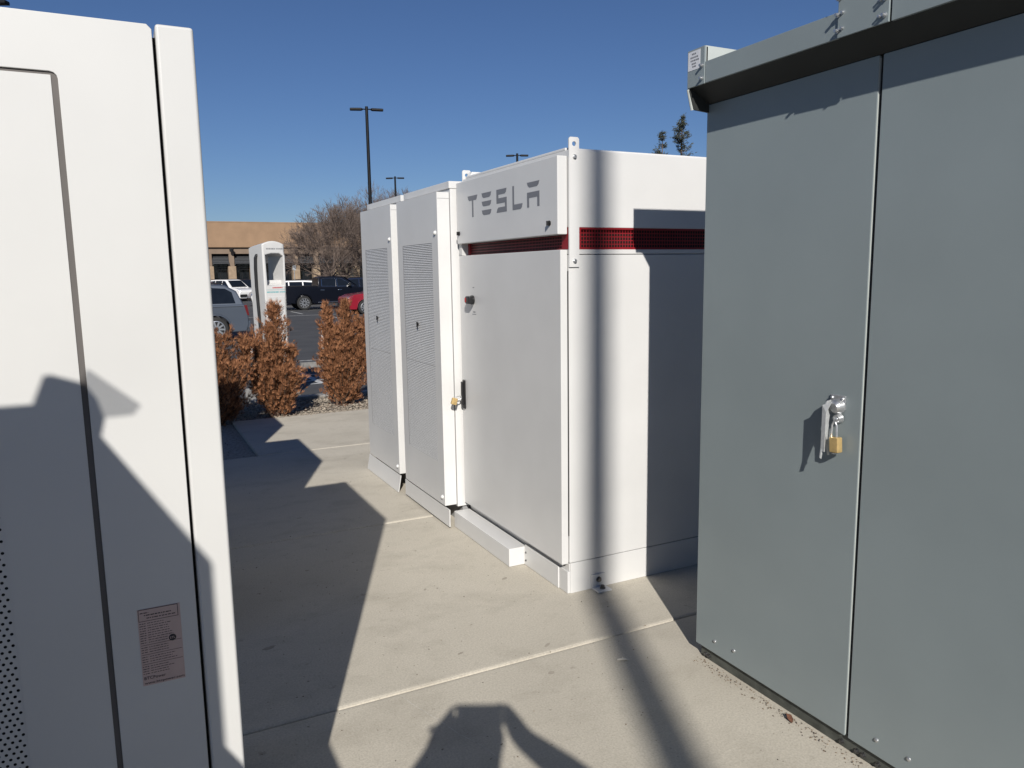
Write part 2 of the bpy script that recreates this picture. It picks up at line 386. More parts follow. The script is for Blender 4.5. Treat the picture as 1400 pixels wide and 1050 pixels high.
# lifting lugs
def lug(x0, y, sgn):
    mb = MB(); bm = mb.bm
    out = [(x0, 1.617), (x0 + .054, 1.617), (x0 + .054, 2.200), (x0 + .047, 2.208), (x0 + .007, 2.208), (x0, 2.200)]
    y2 = y + sgn * .008
    hole = [(x0 + .027 + .011 * math.cos(k * math.pi / 8), 2.178 + .011 * math.sin(k * math.pi / 8)) for k in range(16)]
    rings = []
    for yy in (y, y2):
        a = [bm.verts.new((p[0], yy, p[1])) for p in out]; h = [bm.verts.new((p[0], yy, p[1])) for p in hole]
        ed = [bm.edges.new((a[i], a[(i + 1) % len(a)])) for i in range(len(a))] + [bm.edges.new((h[i], h[(i + 1) % 16])) for i in range(16)]
        bmesh.ops.triangle_fill(bm, use_beauty=True, use_dissolve=False, edges=ed); rings.append((a, h))
    for k in (0, 1):
        p, q = rings[0][k], rings[1][k]; n_ = len(p)
        for i in range(n_): bm.faces.new((p[i], p[(i + 1) % n_], q[(i + 1) % n_], q[i]))
    bmesh.ops.recalc_face_normals(bm, faces=bm.faces)
    lo = mb.build('lifting_lug', WHITE, inv)
    b2 = MB()
    for z in (2.120, 1.645): b2.hexbolt((x0 + .029, y2, z), (0, sgn, 0), .0075, .010)
    b2.each('lug_bolt', STEEL, lo)
lug(-.001, -.0005, -1); lug(-.001, YD + .0005, 1); lug(XD - .055, -.0005, -1)
mb = MB(); mb.prism([(.02, YD - .06, 2.165), (.10, YD - .06, 2.165), (.10, YD - .06, 2.192), (.035, YD - .06, 2.192)], (0, .05, 0)); mb.build('roof_clip', WHITE, inv)
# door edge hinge gap
mb = MB(); mb.box((-.0032, .0035, .30), (-.0005, .0068, 1.60)); mb.build('door_gasket', DARK, inv)
# foot bracket
mb = MB(); mb.box((.125, -.008, .002), (.205, -.0005, .075), .002); mb.box((.125, -.070, .0015), (.205, -.008, .010), .002); fb = mb.build('foot_bracket', WHITE, inv, True)
mb = MB(); mb.hexbolt((.165, -.008, .047), (0, -1, 0), .010, .012); mb.hexbolt((.168, -.040, .010), (0, 0, 1), .010, .016); mb.each('bracket_bolt', BOLTM, fb)
# rotary switch on the door
mb = MB(); mb.tube([(-.041, 1.028, 1.438), (-.053, 1.028, 1.438)], .027, 20); sw = mb.build('rotary_switch', BLACK, inv, True)
mb = MB(); mb.box((-.080, .996, 1.415), (-.053, 1.060, 1.461), .007); mb.build('switch_handle', BLACK, sw, True)
mb = MB(); mb.box((-.0815, 1.042, 1.424), (-.060, 1.0625, 1.452), .003); mb.build('switch_tip', REDP, sw, True)
mb = MB(); mb.quad((-.0414, 1.03, 1.508), (-.0414, 1.005, 1.508), (-.0414, 1.005, 1.513), (-.0414, 1.03, 1.513)); mb.quad((-.0414, 1.04, 1.352), (-.0414, .985, 1.352), (-.0414, .985, 1.356), (-.0414, 1.04, 1.356))
mb.quad((-.0414, 1.03, 1.364), (-.0414, .995, 1.364), (-.0414, .995, 1.371), (-.0414, 1.03, 1.371)); tag(mb.build('switch_marking', LOGO, inv), kind='stuff')
# swing handle
mb = MB(); mb.box((-.052, 1.165, .765), (-.041, 1.196, .945), .004); mb.box((-.066, 1.170, .790), (-.050, 1.191, .935), .005); hd = mb.build('swing_handle', BLACK, inv, True)
mb = MB(); mb.box((-.075, 1.176, .826), (-.060, 1.185, .846), .002); mb.build('handle_staple', STEEL, hd, True)
# its padlock (hangs on the handle)
pk = thing('padlock', (-.085, 1.180, .80), 'small brass padlock hanging on the black handle of the lettered white cabinet', 'padlock')
mb = MB(); mb.box((-.133, 1.168, .796), (-.097, 1.188, .838), .004)
mb.xf(Matrix.Translation((-.115, 1.178, .817)) @ Matrix.Rotation(R(18), 4, 'Y') @ Matrix.Translation((.115, -1.178, -.817)))
mb.build('lock_body', BRASS, pk, True)
mb = MB(); arc = [(-.100, 1.178, .826), (-.082, 1.178, .829)] + [(-.082 + .011 * math.sin(t), 1.178, .829 + .011 - .011 * math.cos(t)) for t in (.5, 1, 1.57, 2.1, 2.6)] + [(-.082, 1.178, .851), (-.104, 1.178, .846)]
arc = [(-.101, 1.178, .822), (-.080, 1.178, .826), (-.070, 1.178, .833), (-.070, 1.178, .841), (-.080, 1.178, .848), (-.104, 1.178, .842)]
mb.tube(arc, .0028, 8); mb.build('shackle', STEEL, pk, True)

# ------------------------------------------------------------------ battery cabinets
def battery(y0, label, flare):
    t = thing('battery_cabinet', (0, y0, 0), label, 'power cabinet', 'slim white battery cabinets with perforated doors')
    Y = lambda d: y0 + d
    mb = MB(); mb.box((-.082, Y(0), .125), (1.22, Y(.825), 2.098), .003); mb.build('body', WHITE, t, True)
    mb = MB(); mb.box((-.090, Y(-.004), 2.0985), (1.22, Y(.829), 2.142), .004); cap = mb.build('top_cap', WHITE, t, True)
    mb = MB()
    for d in (.30, .36, .62): mb.tube([(.05, Y(d), 2.142), (.05, Y(d), 2.154), (.05, Y(d), 2.158)], [.018, .018, .010], 12)
    mb.each('cap_screw', WHITE, cap)
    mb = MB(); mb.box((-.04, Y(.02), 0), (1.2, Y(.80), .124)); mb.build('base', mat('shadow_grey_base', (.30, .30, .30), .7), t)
    # door: shell with a perforated window
    a, b_, z0, z1 = .008, .764, .140, 2.077; w0, w1, v0, v1 = .108, .660, .408, 1.780
    mb = MB(); X0, X1 = -.165, -.086
    for lo, hi in (((a, z0), (w0, z1)), ((w1, z0), (b_, z1)), ((w0, z0), (w1, v0)), ((w0, v1), (w1, z1))):
        mb.quad((X0, Y(lo[0]), lo[1]), (X0, Y(lo[0]), hi[1]), (X0, Y(hi[0]), hi[1]), (X0, Y(hi[0]), lo[1]))
    mb.quad((X0, Y(a), z0), (X1, Y(a), z0), (X1, Y(a), z1), (X0, Y(a), z1)); mb.quad((X0, Y(b_), z0), (X0, Y(b_), z1), (X1, Y(b_), z1), (X1, Y(b_), z0))
    mb.quad((X0, Y(a), z1), (X1, Y(a), z1), (X1, Y(b_), z1), (X0, Y(b_), z1)); mb.quad((X0, Y(a), z0), (X0, Y(b_), z0), (X1, Y(b_), z0), (X1, Y(a), z0))
    bmesh.ops.remove_doubles(mb.bm, verts=mb.bm.verts, dist=1e-5)
    dr = mb.build('door', WHITE, t)
    mb = MB().box((X0 + .010, Y(w0 - .02), v0 - .02), (X0 + .014, Y(w1 + .02), v1 + .02)); mb.build('door_lining', mat('grey_filter_cloth', (.13, .13, .122), .9), dr)
    nu, nv = 50, 124
    mb = MB(); pu, pv = (w1 - w0) / nu, (v1 - v0) / nv      # pressed mesh: every cell leans back a little
    for jj in range(nv):
        for ii in range(nu):
            y_, z_ = Y(w0 + ii * pu), v0 + jj * pv
            mb.quad((X0 - .0002, y_ + .0007, z_ + .0012), (X0 - .0002, y_ + pu - .0007, z_ + .0012), (X0 + .0026, y_ + pu - .0007, z_ + pv - .0016), (X0 + .0026, y_ + .0007, z_ + pv - .0016))
    tag(mb.build('pressed_mesh', WHITE, dr), kind='stuff')
    mb = MB(); mb.box((X0 - .0006, Y(w0), 1.0212), (X0 + .006, Y(w1), 1.0232)); mb.build('sheet_seam', WHITE, dr)
    mb = MB(); mb.tube([(X0, Y(.400), 1.267), (X0 - .006, Y(.400), 1.267)], .010, 14); mb.box((X0 - .013, Y(.397), 1.252), (X0 - .004, Y(.4025), 1.282), .0015); mb.box((X0 - .011, Y(.392), 1.240), (X0 - .005, Y(.398), 1.2555), .0015)
    mb.build('door_lock', BLACK, dr, True)
    mb = MB()
    for z in (1.838, .190): mb.dome((X0, Y(.045), z), (-1, 0, 0), .014, .014, 14)
    mb.each('hinge_cover', WHITE, dr)
    # lip line near the top of the door side
    mb = MB(); mb.box((X0 + .003, Y(a - .0012), 2.040), (X1, Y(a), 2.0415)); mb.build('door_lip', LOGO, dr)
    # skirt
    mb = MB(); xt, xb, zk = (-.160, -.182, .004) if flare else (-.158, -.160, .016)
    ys_ = Y(.004) if flare else Y(-.046)
    q = [(xt, ys_, .126), (xb, ys_, zk), (xb + .006, ys_, zk), (xt + .006, ys_, .126)]
    mb.prism(q, (0, .80 if flare else .845, 0)); mb.build('skirt', WHITE, t)
    mb = MB(); mb.box((-.095, Y(.81), .0), (-.04, Y(.84), .10), .004); mb.box((-.09, Y(-.035), .012), (-.05, Y(.0), .085), .006); mb.each('cable_gland', REDP, t)
    mb = MB(); mb.box((-.04, Y(-.08), .0), (1.1, Y(-.002), .10)); mb.build('cable_duct', DARK, t)
    return t
battery(1.244, 'white battery cabinet with perforated door directly beside the lettered cabinet', False)
battery(2.139, 'white battery cabinet with perforated door farthest from the lettered cabinet', True)

# ------------------------------------------------------------------ grey switchgear on the right
GX, GY0 = .152, -.770
sg = thing('switchgear_cabinet', (GX, GY0, 0), 'tall grey green outdoor switchgear cabinet with overhanging roof and padlocked door', 'electrical cabinet')
GY = [-.770, -1.518, -1.532, -2.284, -2.298, -3.05]
mb = MB(); mb.box((GX + .03, -3.04, .05), (GX + 1.3, GY0 - .004, 2.215)); mb.build('carcass', GREY, sg)
mb = MB(); mb.box((GX + .014, -3.02, 0), (GX + 1.28, GY0 - .02, .05)); mb.build('base_channel', mat('dark_green_base', (.07, .075, .065), .7, var=.2, scale=20), sg)
mb = MB()
for y in (-.82, -.84, -1.50, -1.56, -1.585, -1.64, -1.72, -1.9): mb.hexbolt((GX + .014, y, .018), (-1, 0, 0), .006, .010)
mb.each('anchor_bolt', BOLTM, sg)
mb = MB(); mb.box((GX + .010, -1.533, .06), (GX + .033, -1.517, 2.21)); mb.build('door_seal', DARK, sg)
for i, (a, b_) in enumerate(((GY[0], GY[1]), (GY[2], GY[3]), (GY[4], GY[5]))):
    mb = MB(); mb.box((GX, b_, .052), (GX + .028, a, 2.212), .0022); d = mb.build('door_panel', GREY, sg, True)
    mb = MB()
    for y, z in (((-.994, .114), (-.885, .105)), ((-1.639, .106), (-1.752, .108)), ((-2.4, .106), (-2.5, .106)))[i]: mb.dome((GX, y, z), (-1, 0, 0), .0075, .006, 10)
    mb.each('panel_screw', STEEL, d)
# roof: fascia pieces, sloped soffit, raised seam caps, end upstand
FX, FB = .055, 2.264
def fascia(y0, y1, top):
    mb = MB(); mb.box((FX, y1, FB), (FX + .010, y0, top), .0012); return mb.build('fascia', GREY, sg)
fascia(-.868, -1.449, 2.338); fascia(-1.627, -2.33, 2.338); fascia(-2.49, -3.06, 2.338)
mb = MB(); mb.prism([(FX + .003, -3.06, FB + .003), (FX + .003, -3.06, FB + .035), (GX + .06, -3.06, FB - .01), (GX + .06, -3.06, 2.213), (GX - .002, -3.06, 2.213)], (0, 3.06 + GY0 - .006, 0)); mb.build('soffit', mat('soffit_painted_shade', (.016, .018, .018), .7), sg)  # shade under the roof overhang is put into this near-black colour
mb = MB(); mb.box((FX + .011, -3.05, 2.300), (GX + 1.38, -.80, 2.334), .002); mb.build('roof_sheet', GREY, sg)
for i, (y0, y1, top) in enumerate(((-.772, -.866, 2.394), (-1.452, -1.623, 2.398), (-2.334, -2.486, 2.398))):
    x0 = FX - (.004 if i else 0.0) - .002
    mb = MB()
    mb.box((x0, y1, FB - .001), (x0 + .006, y0, top), .001)                       # front plate
    m3 = MB(); m3.box((x0 + .0062, y1, 2.336), (GX + 1.38, y1 + .004, top), .0005)             # upstand towards the viewer
    mb.box((x0 + .0062, y0 - .004, 2.336), (GX + 1.38, y0, top), .0005)
    mb.box((x0 + .0062, y1 + .005, top - .005), (GX + 1.38, y0 - .005, top), .0005)
    sc = mb.build('seam_cap', GREY, sg); m3.build('upstand', PALE_EDGE, sc)
    mb = MB()
    ysc = ((y1 + .012,), (y0 - .002, y1 + .012), (y0 - .002, y1 + .012))[i]
    for y in ysc:
        for z in (2.283, 2.327, 2.372):
            if i == 0 and z > 2.33: continue
            mb.hexbolt((x0, y, z), (-1, 0, 0), .0048, .014)
            if i and y == y0 - .002: mb.hexbolt((x0, y - .016, z + .004), (-1, 0, 0), .0034, .009)
            if i and y != y0 - .002: mb.hexbolt((x0, y + .016, z + .001), (-1, 0, 0), .0034, .009)
    mb.each('cap_bolt', STEEL, sc)
mb = MB(); mb.box((FX + .006, -.866, FB), (FX + .012, -.772, 2.39)); mb.build('cap_backing', GREY, sg)
mb = MB(); mb.prism([(FX, -.772, FB - .002), (FX, -.772, FB - .012), (FX + .020, -.772, 2.190), (GX - .001, -.772, 2.184), (GX - .001, -.772, FB - .002)], (0, -.010, 0)); mb.build('end_gusset', MATS['soffit_painted_shade'], sg)  # gusset shares the soffit's painted-in shade
mb = MB(); mb.tube([(FX + .001, -.775, FB - .004), (FX + .021, -.775, 2.188)], .0065, 8); mb.build('gusset_edge', PALE_EDGE, sg)
mb = MB(); mb.box((GX + .0015, -1.5192, .058), (GX + .020, -1.5182, 2.205)); mb.build('door_edge_strip', PALE_EDGE, sg)
# notice on the roof corner
mb = MB(); mb.box((FX - .0028, -.842, 2.322), (FX - .0021, -.776, 2.388)); nl = mb.build('notice_label', PAPER, sg)
mb = MB(); rr = random.Random(3)
for z, a, b_ in ((2.378, .30, .6), (2.366, .18, .85), (2.355, .2, .8), (2.344, .3, .72), (2.334, .36, .62)):
    y = -.778 - a * .062
    while y > -.778 - b_ * .062:
        wd = rr.uniform(.004, .010); mb.quad((FX - .0031, y, z - .0028), (FX - .0031, y - wd, z - .0028), (FX - .0031, y - wd, z + .0028), (FX - .0031, y, z + .0028)); y -= wd + .0022
tag(mb.build('print_lines', LOGO, nl), kind='stuff')
# latch handle
mb = MB(); yh, zh = -1.428, 1.158
mb.box((GX - .006, yh - .034, zh - .012), (GX - .0005, yh + .024, zh + .034), .002)
mb.tube([(GX - .004, yh - .010, zh - .002), (GX - .022, yh - .010, zh - .002), (GX - .030, yh - .010, zh - .004)], [.025, .022, .014], 18)
mb.tube([(GX - .004, yh - .014, zh - .040), (GX - .020, yh - .014, zh - .042)], [.017, .013], 14)
ha = mb.build('latch', STEEL, sg, True)
mb = MB()
prof = [(.012, zh + .016), (.030, zh + .014), (.040, zh - .005), (.046, zh - .045), (.0475, zh - .09), (.046, zh - .13), (.052, zh - .172), (.046, zh - .176), (.038, zh - .135), (.030, zh - .10), (.016, zh - .168), (.010, zh - .166), (.012, zh - .095), (.020, zh - .06), (.014, zh - .02)]
mb.prism([(GX - p[0], yh + .014, p[1]) for p in prof], (0, .004, 0))
mb.prism([(GX - .0475, yh + .018, zh + .002), (GX - .0475, yh + .018, zh - .150), (GX - .0475, yh + .003, zh - .150), (GX - .0475, yh + .003, zh - .02), (GX - .036, yh - .008, zh + .014)], (.003, 0, 0))
mb.each('lever', ZINC, ha, False)
mb = MB()
for y in (yh - .026, yh + .016): mb.dome((GX - .006, y, zh + .024), (-1, 0, 0), .006, .006, 10)
mb.dome((GX - .020, yh - .014, zh - .042), (-1, 0, 0), .007, .005, 10); mb.each('latch_rivet', STEEL, ha)
pk2 = thing('padlock', (GX - .02, yh - .015, zh - .05), 'large brass padlock hanging on the steel latch of the grey cabinet', 'padlock')
mb = MB(); mb.box((GX - .037, yh - .030, zh - .150), (GX - .013, yh + .004, zh - .100), .004); mb.xf(Matrix.Translation((GX, yh, zh)) @ Matrix.Rotation(R(-4), 4, 'X') @ Matrix.Translation((-GX, -yh, -zh)))
lb = mb.build('lock_body', BRASS, pk2, True)
mb = MB(); mb.tube([(GX - .026, yh - .019, zh - .151), (GX - .026, yh - .019, zh - .1535)], .008, 14); mb.build('key_way', STEEL, lb)
mb = MB(); mb.tube([(GX - .026, yh - .025, zh - .104), (GX - .025, yh - .022, zh - .062), (GX - .024, yh - .016, zh - .052), (GX - .023, yh - .009, zh - .052), (GX - .024, yh - .004, zh - .062), (GX - .026, yh - .003, zh - .104)], .0032, 8); mb.build('shackle', STEEL, pk2, True)

# ------------------------------------------------------------------ white charging cabinets on the left (a row of them; only the near one shows, the others show by their shadows)
LX, LY = -1.730, -1.562
def charging_cabinet(label):
    t = thing('charging_cabinet', (LX, LY, 0), label, 'power cabinet', 'big white charging cabinets in a row')
    x0 = -2.95
    mb = MB(); mb.box((x0, LY + .014, .10), (-1.799, LY + 1.04, 2.046), .006); mb.build('body', WHITE2, t, True)
    mb = MB(); mb.box((x0 + .05, LY + .05, 0), (-1.84, LY + 1.0, .10)); mb.build('base', DARK, t)
    # side frame, one plate with a rounded window
    ix0, ix1, iz0, iz1 = x0 + .20, -1.9535, .16, 1.9505; rc = .012
    out = [(x0, .101), (-1.800, .101), (-1.800, 2.038), (-1.808, 2.046), (x0, 2.046)]
    inn = [(ix0, iz0), (ix1, iz0)] + [(ix1 - rc + rc * math.sin(a), iz1 - rc + rc * math.cos(a)) for a in (1.57, 1.05, .52, 0)] + [(ix0, iz1)]
    mb = MB(); bm = mb.bm; rings = []
    for yy in (LY, LY + .0135):
        a = [bm.verts.new((p[0], yy, p[1])) for p in out]; h = [bm.verts.new((p[0], yy, p[1])) for p in inn]
        ed = [bm.edges.new((q[i], q[(i + 1) % len(q)])) for q in (a, h) for i in range(len(q))]
        bmesh.ops.triangle_fill(bm, use_beauty=True, use_dissolve=True, edges=ed); rings.append((a, h))
    for k in (0, 1):
        p, q = rings[0][k], rings[1][k]; n_ = len(p)
        for i in range(n_): bm.faces.new((p[i], p[(i + 1) % n_], q[(i + 1) % n_], q[i]))
    bmesh.ops.recalc_face_normals(bm, faces=bm.faces)
    front = [e for e in bm.edges if all(abs(v.co.y - LY) < 1e-5 for v in e.verts) and any(abs(f.normal.y) < .5 for f in e.link_faces)]
    mb._bev(front, .0016, 2)
    mb.build('side_frame', WHITE2, t, True)
    mb = MB(); g0, g1 = LY + .0045, LY + .0132
    mb.box((ix1 - .022, g0, iz0 - .004), (ix1 + .004, g1, iz1 + .004)); mb.box((ix0 - .004, g0, iz1 - .018), (ix1 - .0222, g1, iz1 + .004)); mb.box((ix0 - .004, g0, iz0 - .004), (ix1 - .0222, g1, iz0 + .018))
    mb.each('panel_gasket', mat('grey_rubber', (.105, .095, .088), .7, var=.1), t, False)
    # inner panel with perforated field
    px0, px1, pz0, pz1 = ix0 + .009, ix1 - .0105, iz0 + .006, iz1 - .0055; hx0, hx1, hz0, hz1 = -2.578, -2.1045, .30, 1.46
    mb = MB(); yf = LY + .003
    def plate(a, b_, c, d):
        mb.box((a, yf, c), (b_, yf + .009, d))
    ox_ = [px0, hx0, hx1, px1]; oz_ = [pz0, hz0, hz1, pz1]
    for yy in (yf, yf + .009):
        for i in range(3):
            for j in range(3):
                if not (i == 1 and j == 1): mb.quad((ox_[i], yy, oz_[j]), (ox_[i + 1], yy, oz_[j]), (ox_[i + 1], yy, oz_[j + 1]), (ox_[i], yy, oz_[j + 1]))
    for (a, c), (b_, d) in (((px0, pz0), (px1, pz0)), ((px1, pz0), (px1, pz1)), ((px1, pz1), (px0, pz1)), ((px0, pz1), (px0, pz0)), ((hx0, hz0), (hx1, hz0)), ((hx1, hz0), (hx1, hz1)), ((hx1, hz1), (hx0, hz1)), ((hx0, hz1), (hx0, hz0))):
        mb.quad((a, yf, c), (b_, yf, d), (b_, yf + .009, d), (a, yf + .009, c))
    bmesh.ops.remove_doubles(mb.bm, verts=mb.bm.verts, dist=1e-5)
    ip = mb.build('side_panel', WHITE2, t)
    nu, nv = 40, 106
    mb = MB().perf((hx0, yf + .0012, hz0), (1, 0, 0), (0, 0, 1), nu, nv, (hx1 - hx0) / nu, (hz1 - hz0) / nv, .0029, stagger=True); mb.build('perforated_field', WHITE2, ip)
    mb = MB().box((hx0, yf + .006, hz0), (hx1, yf + .009, hz1)); mb.build('field_backing', DARK, ip)
    # door seen edge on
    mb = MB(); mb.box((-1.7945, LY, .10), (-1.730, LY + 1.04, 2.049), .006, 3); dr = mb.build('door', WHITE2, t, True)
    mb = MB(); mb.box((-1.7995, LY + .025, .12), (-1.794, LY + 1.02, 2.03)); mb.build('door_gasket', DARK, t)
    return t
c1 = charging_cabinet('big white charging cabinet in the left foreground with a beige rating label')
c1['label'] = 'big white charging cabinet in the left foreground carrying a beige rating label'
c2 = copy_tree(c1); c2.location.y += 1.805; c2['label'] = 'white charging cabinet hidden behind the foreground one, middle of the row'
c3 = copy_tree(c1); c3.location.y += 3.61; c3['label'] = 'white charging cabinet hidden behind the foreground one, nearest the dead shrubs'
# rating label, only on the foreground cabinet
lx0, lx1, lz0, lz1 = -1.906, -1.830, .8075, .9645; ly = LY - .0006
mb = MB(); mb.box((lx0, ly, lz0), (lx1, LY - .0001, lz1)); rl = mb.build('rating_label', LABELM, c1)
ly -= .0003
mb = MB(); rr = random.Random(5)
def bar(x0, x1, z, h): mb.quad((x0, ly, z - h), (x1, ly, z - h), (x1, ly, z + h), (x0, ly, z + h))
def words(x0, x1, z, h):
    x = x0
    while x < x1:
        wd = min(rr.uniform(.002, .007), x1 - x); bar(x, x + wd, z, h); x += wd + rr.uniform(.0009, .0016)
hx0, hx1, hz0 = lx0 + .0015, lx1 - .004, .940
bar(hx0, hx1, lz1 - .0012, .0006); bar(hx0, hx1, hz0, .0005); mb.quad((hx0, ly, hz0), (hx0 + .001, ly, hz0), (hx0 + .001, ly, lz1 - .001), (hx0, ly, lz1 - .001)); mb.quad((hx1 - .001, ly, hz0), (hx1, ly, hz0), (hx1, ly, lz1 - .001), (hx1 - .001, ly, lz1 - .001))
words(hx0 + .003, hx0 + .018, .9565, .0009); words(hx0 + .010, hx0 + .058, .9515, .0010); words(hx0 + .014, hx0 + .066, .9455, .0009)
z = .935
for k in range(22):
    if k in (9, 13, 17): bar(lx0 + .002, lx1 - .002, z, .0004)
    else:
        words(lx0 + .002, lx0 + .013, z, .0007)
        words(lx0 + .016, lx0 + (rr.uniform(.045, .066) if not 6 < k < 12 else .050), z, .0006)
    z -= .0049
tag(mb.build('print_lines', INK, rl), kind='stuff')
mb = MB(); cx, cz = lx1 - .0175, .8965
mb.tube([(cx, ly + .0002, cz), (cx, ly - .0001, cz)], .0068, 20); em = mb.build('approval_mark', INK, rl)
text('ETL', .0062, LABELM, rl, (cx, ly - .0004, cz - .0022), (1, 0, 0), (0, 0, 1), align='CENTER')
text('BTCPower', .0086, INK, rl, (lx0 + .0022, ly, .8200), (1, 0, 0), (0, 0, 1))
text('www.btcpower.com', .0066, INK, rl, (lx0 + .0028, ly, .8105), (1, 0, 0), (0, 0, 1), squeeze=1.32)
for o in list(rl.children):
    if o.name.startswith('lettering'): o.location = -c1.location + rl.location * 0

# ------------------------------------------------------------------ out of frame to the left: the box whose shadow falls on the foreground cabinet
uc = thing('utility_cabinet', (-2.40, -3.13, 0), 'white utility cabinet with a lower side box standing left of the photographer', 'electrical cabinet')
mb = MB(); mb.box((-3.3, -3.13, .05), (-2.40, -2.59, 2.05), .006); mb.build('body', WHITE2, uc, True)
mb = MB(); mb.box((-3.28, -3.11, 0), (-2.42, -2.61, .05)); mb.build('base', DARK, uc)
mb = MB(); mb.box((-2.398, -3.12, 0), (-2.199, -2.45, 1.33), .004); mb.build('side_box', WHITE2, uc, True)
mb = MB(); mb.box((-2.405, -3.0, .2), (-2.402, -2.7, 1.9)); mb.build('door_seam', DARK, uc)
# curled clear sheet and a bracket on its roof (they cast the odd notched shadow)
def back(xs_, zs_, Yp):     # carry a shadow point on the foreground cabinet back along the sunlight to the plane y=Yp
    k = (LY - Yp) / SUN.y
    return (xs_ - SUN.x * k, Yp, zs_ - SUN.z * k)
rb = [back(*p, -2.68) for p in ((-2.045, 1.375), (-2.022, 1.430), (-2.010, 1.432), (-1.958, 1.412), (-1.942, 1.385), (-1.933, 1.348), (-1.940, 1.318), (-2.045, 1.30))]
mb = MB(); mb.prism(rb, (0, -.008, 0)); mb.build('roof_bracket', WHITE2, uc)
PLA = bpy.data.materials.new('cloudy_plastic'); PLA.use_nodes = True
pb = PLA.node_tree.nodes['Principled BSDF']; pb.inputs['Base Color'].default_value = (.8, .8, .76, 1); pb.inputs['Roughness'].default_value = .4; pb.inputs['Alpha'].default_value = .38
q = [back(*p, -2.66) for p in ((-1.968, 1.400), (-1.950, 1.436), (-1.868, 1.362), (-1.882, 1.345), (-1.928, 1.344), (-1.938, 1.318))]
mb = MB(); mb.prism(q, (0, .003, 0)); mb.build('plastic_sheet', PLA, uc)

# ------------------------------------------------------------------ street lamps
def lamp(x, y, h, label, rot, span=.75, zb=None, r0=.095, r1=.07):
    zb = zlot(y) if zb is None else zb
    t = thing('street_lamp', (x, y, zb), label, 'street lamp', 'twin head parking lot lamps')
    mb = MB(); mb.tube([(x, y, zb), (x, y, zb + .75)], .28, 20); mb.build('footing', CONC_DK, t, True)
    mb = MB(); mb.tube([(x, y, zb + .75), (x, y, h + .12)], [r0, r1], 16); mb.build('pole', POLE, t, True)
    c, s_ = math.cos(rot), math.sin(rot)
    for sg_ in (-1, 1):
        L = lambda d, e, z: (x + c * d * sg_ - s_ * e, y + s_ * d * sg_ + c * e, z)
        mb = MB(); mb.tube([L(0, 0, h), L(.34, 0, h)], .028, 8)
        mb.prism([L(.24, -.13, h - .06), L(span, -.12, h - .07), L(span + .02, -.06, h - .07), L(span + .02, .06, h - .07), L(span, .12, h - .07), L(.24, .13, h - .06), L(.18, 0, h - .06)], (0, 0, .10), .02)
        mb.build('lamp_head', POLE, t)
    return t
lamp(8.97, 33.25, 9.20, 'tall dark twin headed lamp post rising highest, left of the white cabinets', -R(14))
lamp(18.07, 56.77, 9.05, 'small distant twin headed lamp post above the bare branches', -R(26.6), .70)
lamp(21.46, 42.21, 8.98, 'distant twin headed lamp post peeking over the TESLA panel', -R(26.6), .70)
lamp(-5.08, 25.2, 9.62, 'lamp post almost wholly hidden behind the left foreground cabinet, tip of one black head showing', -R(26.6), .95)
lamp(.163 - 12.5 * .40691, -12.5, 12.2, 'lamp post behind the photographer casting the soft shadow on the white cabinet', R(10), .75, -.15, .140, .046)

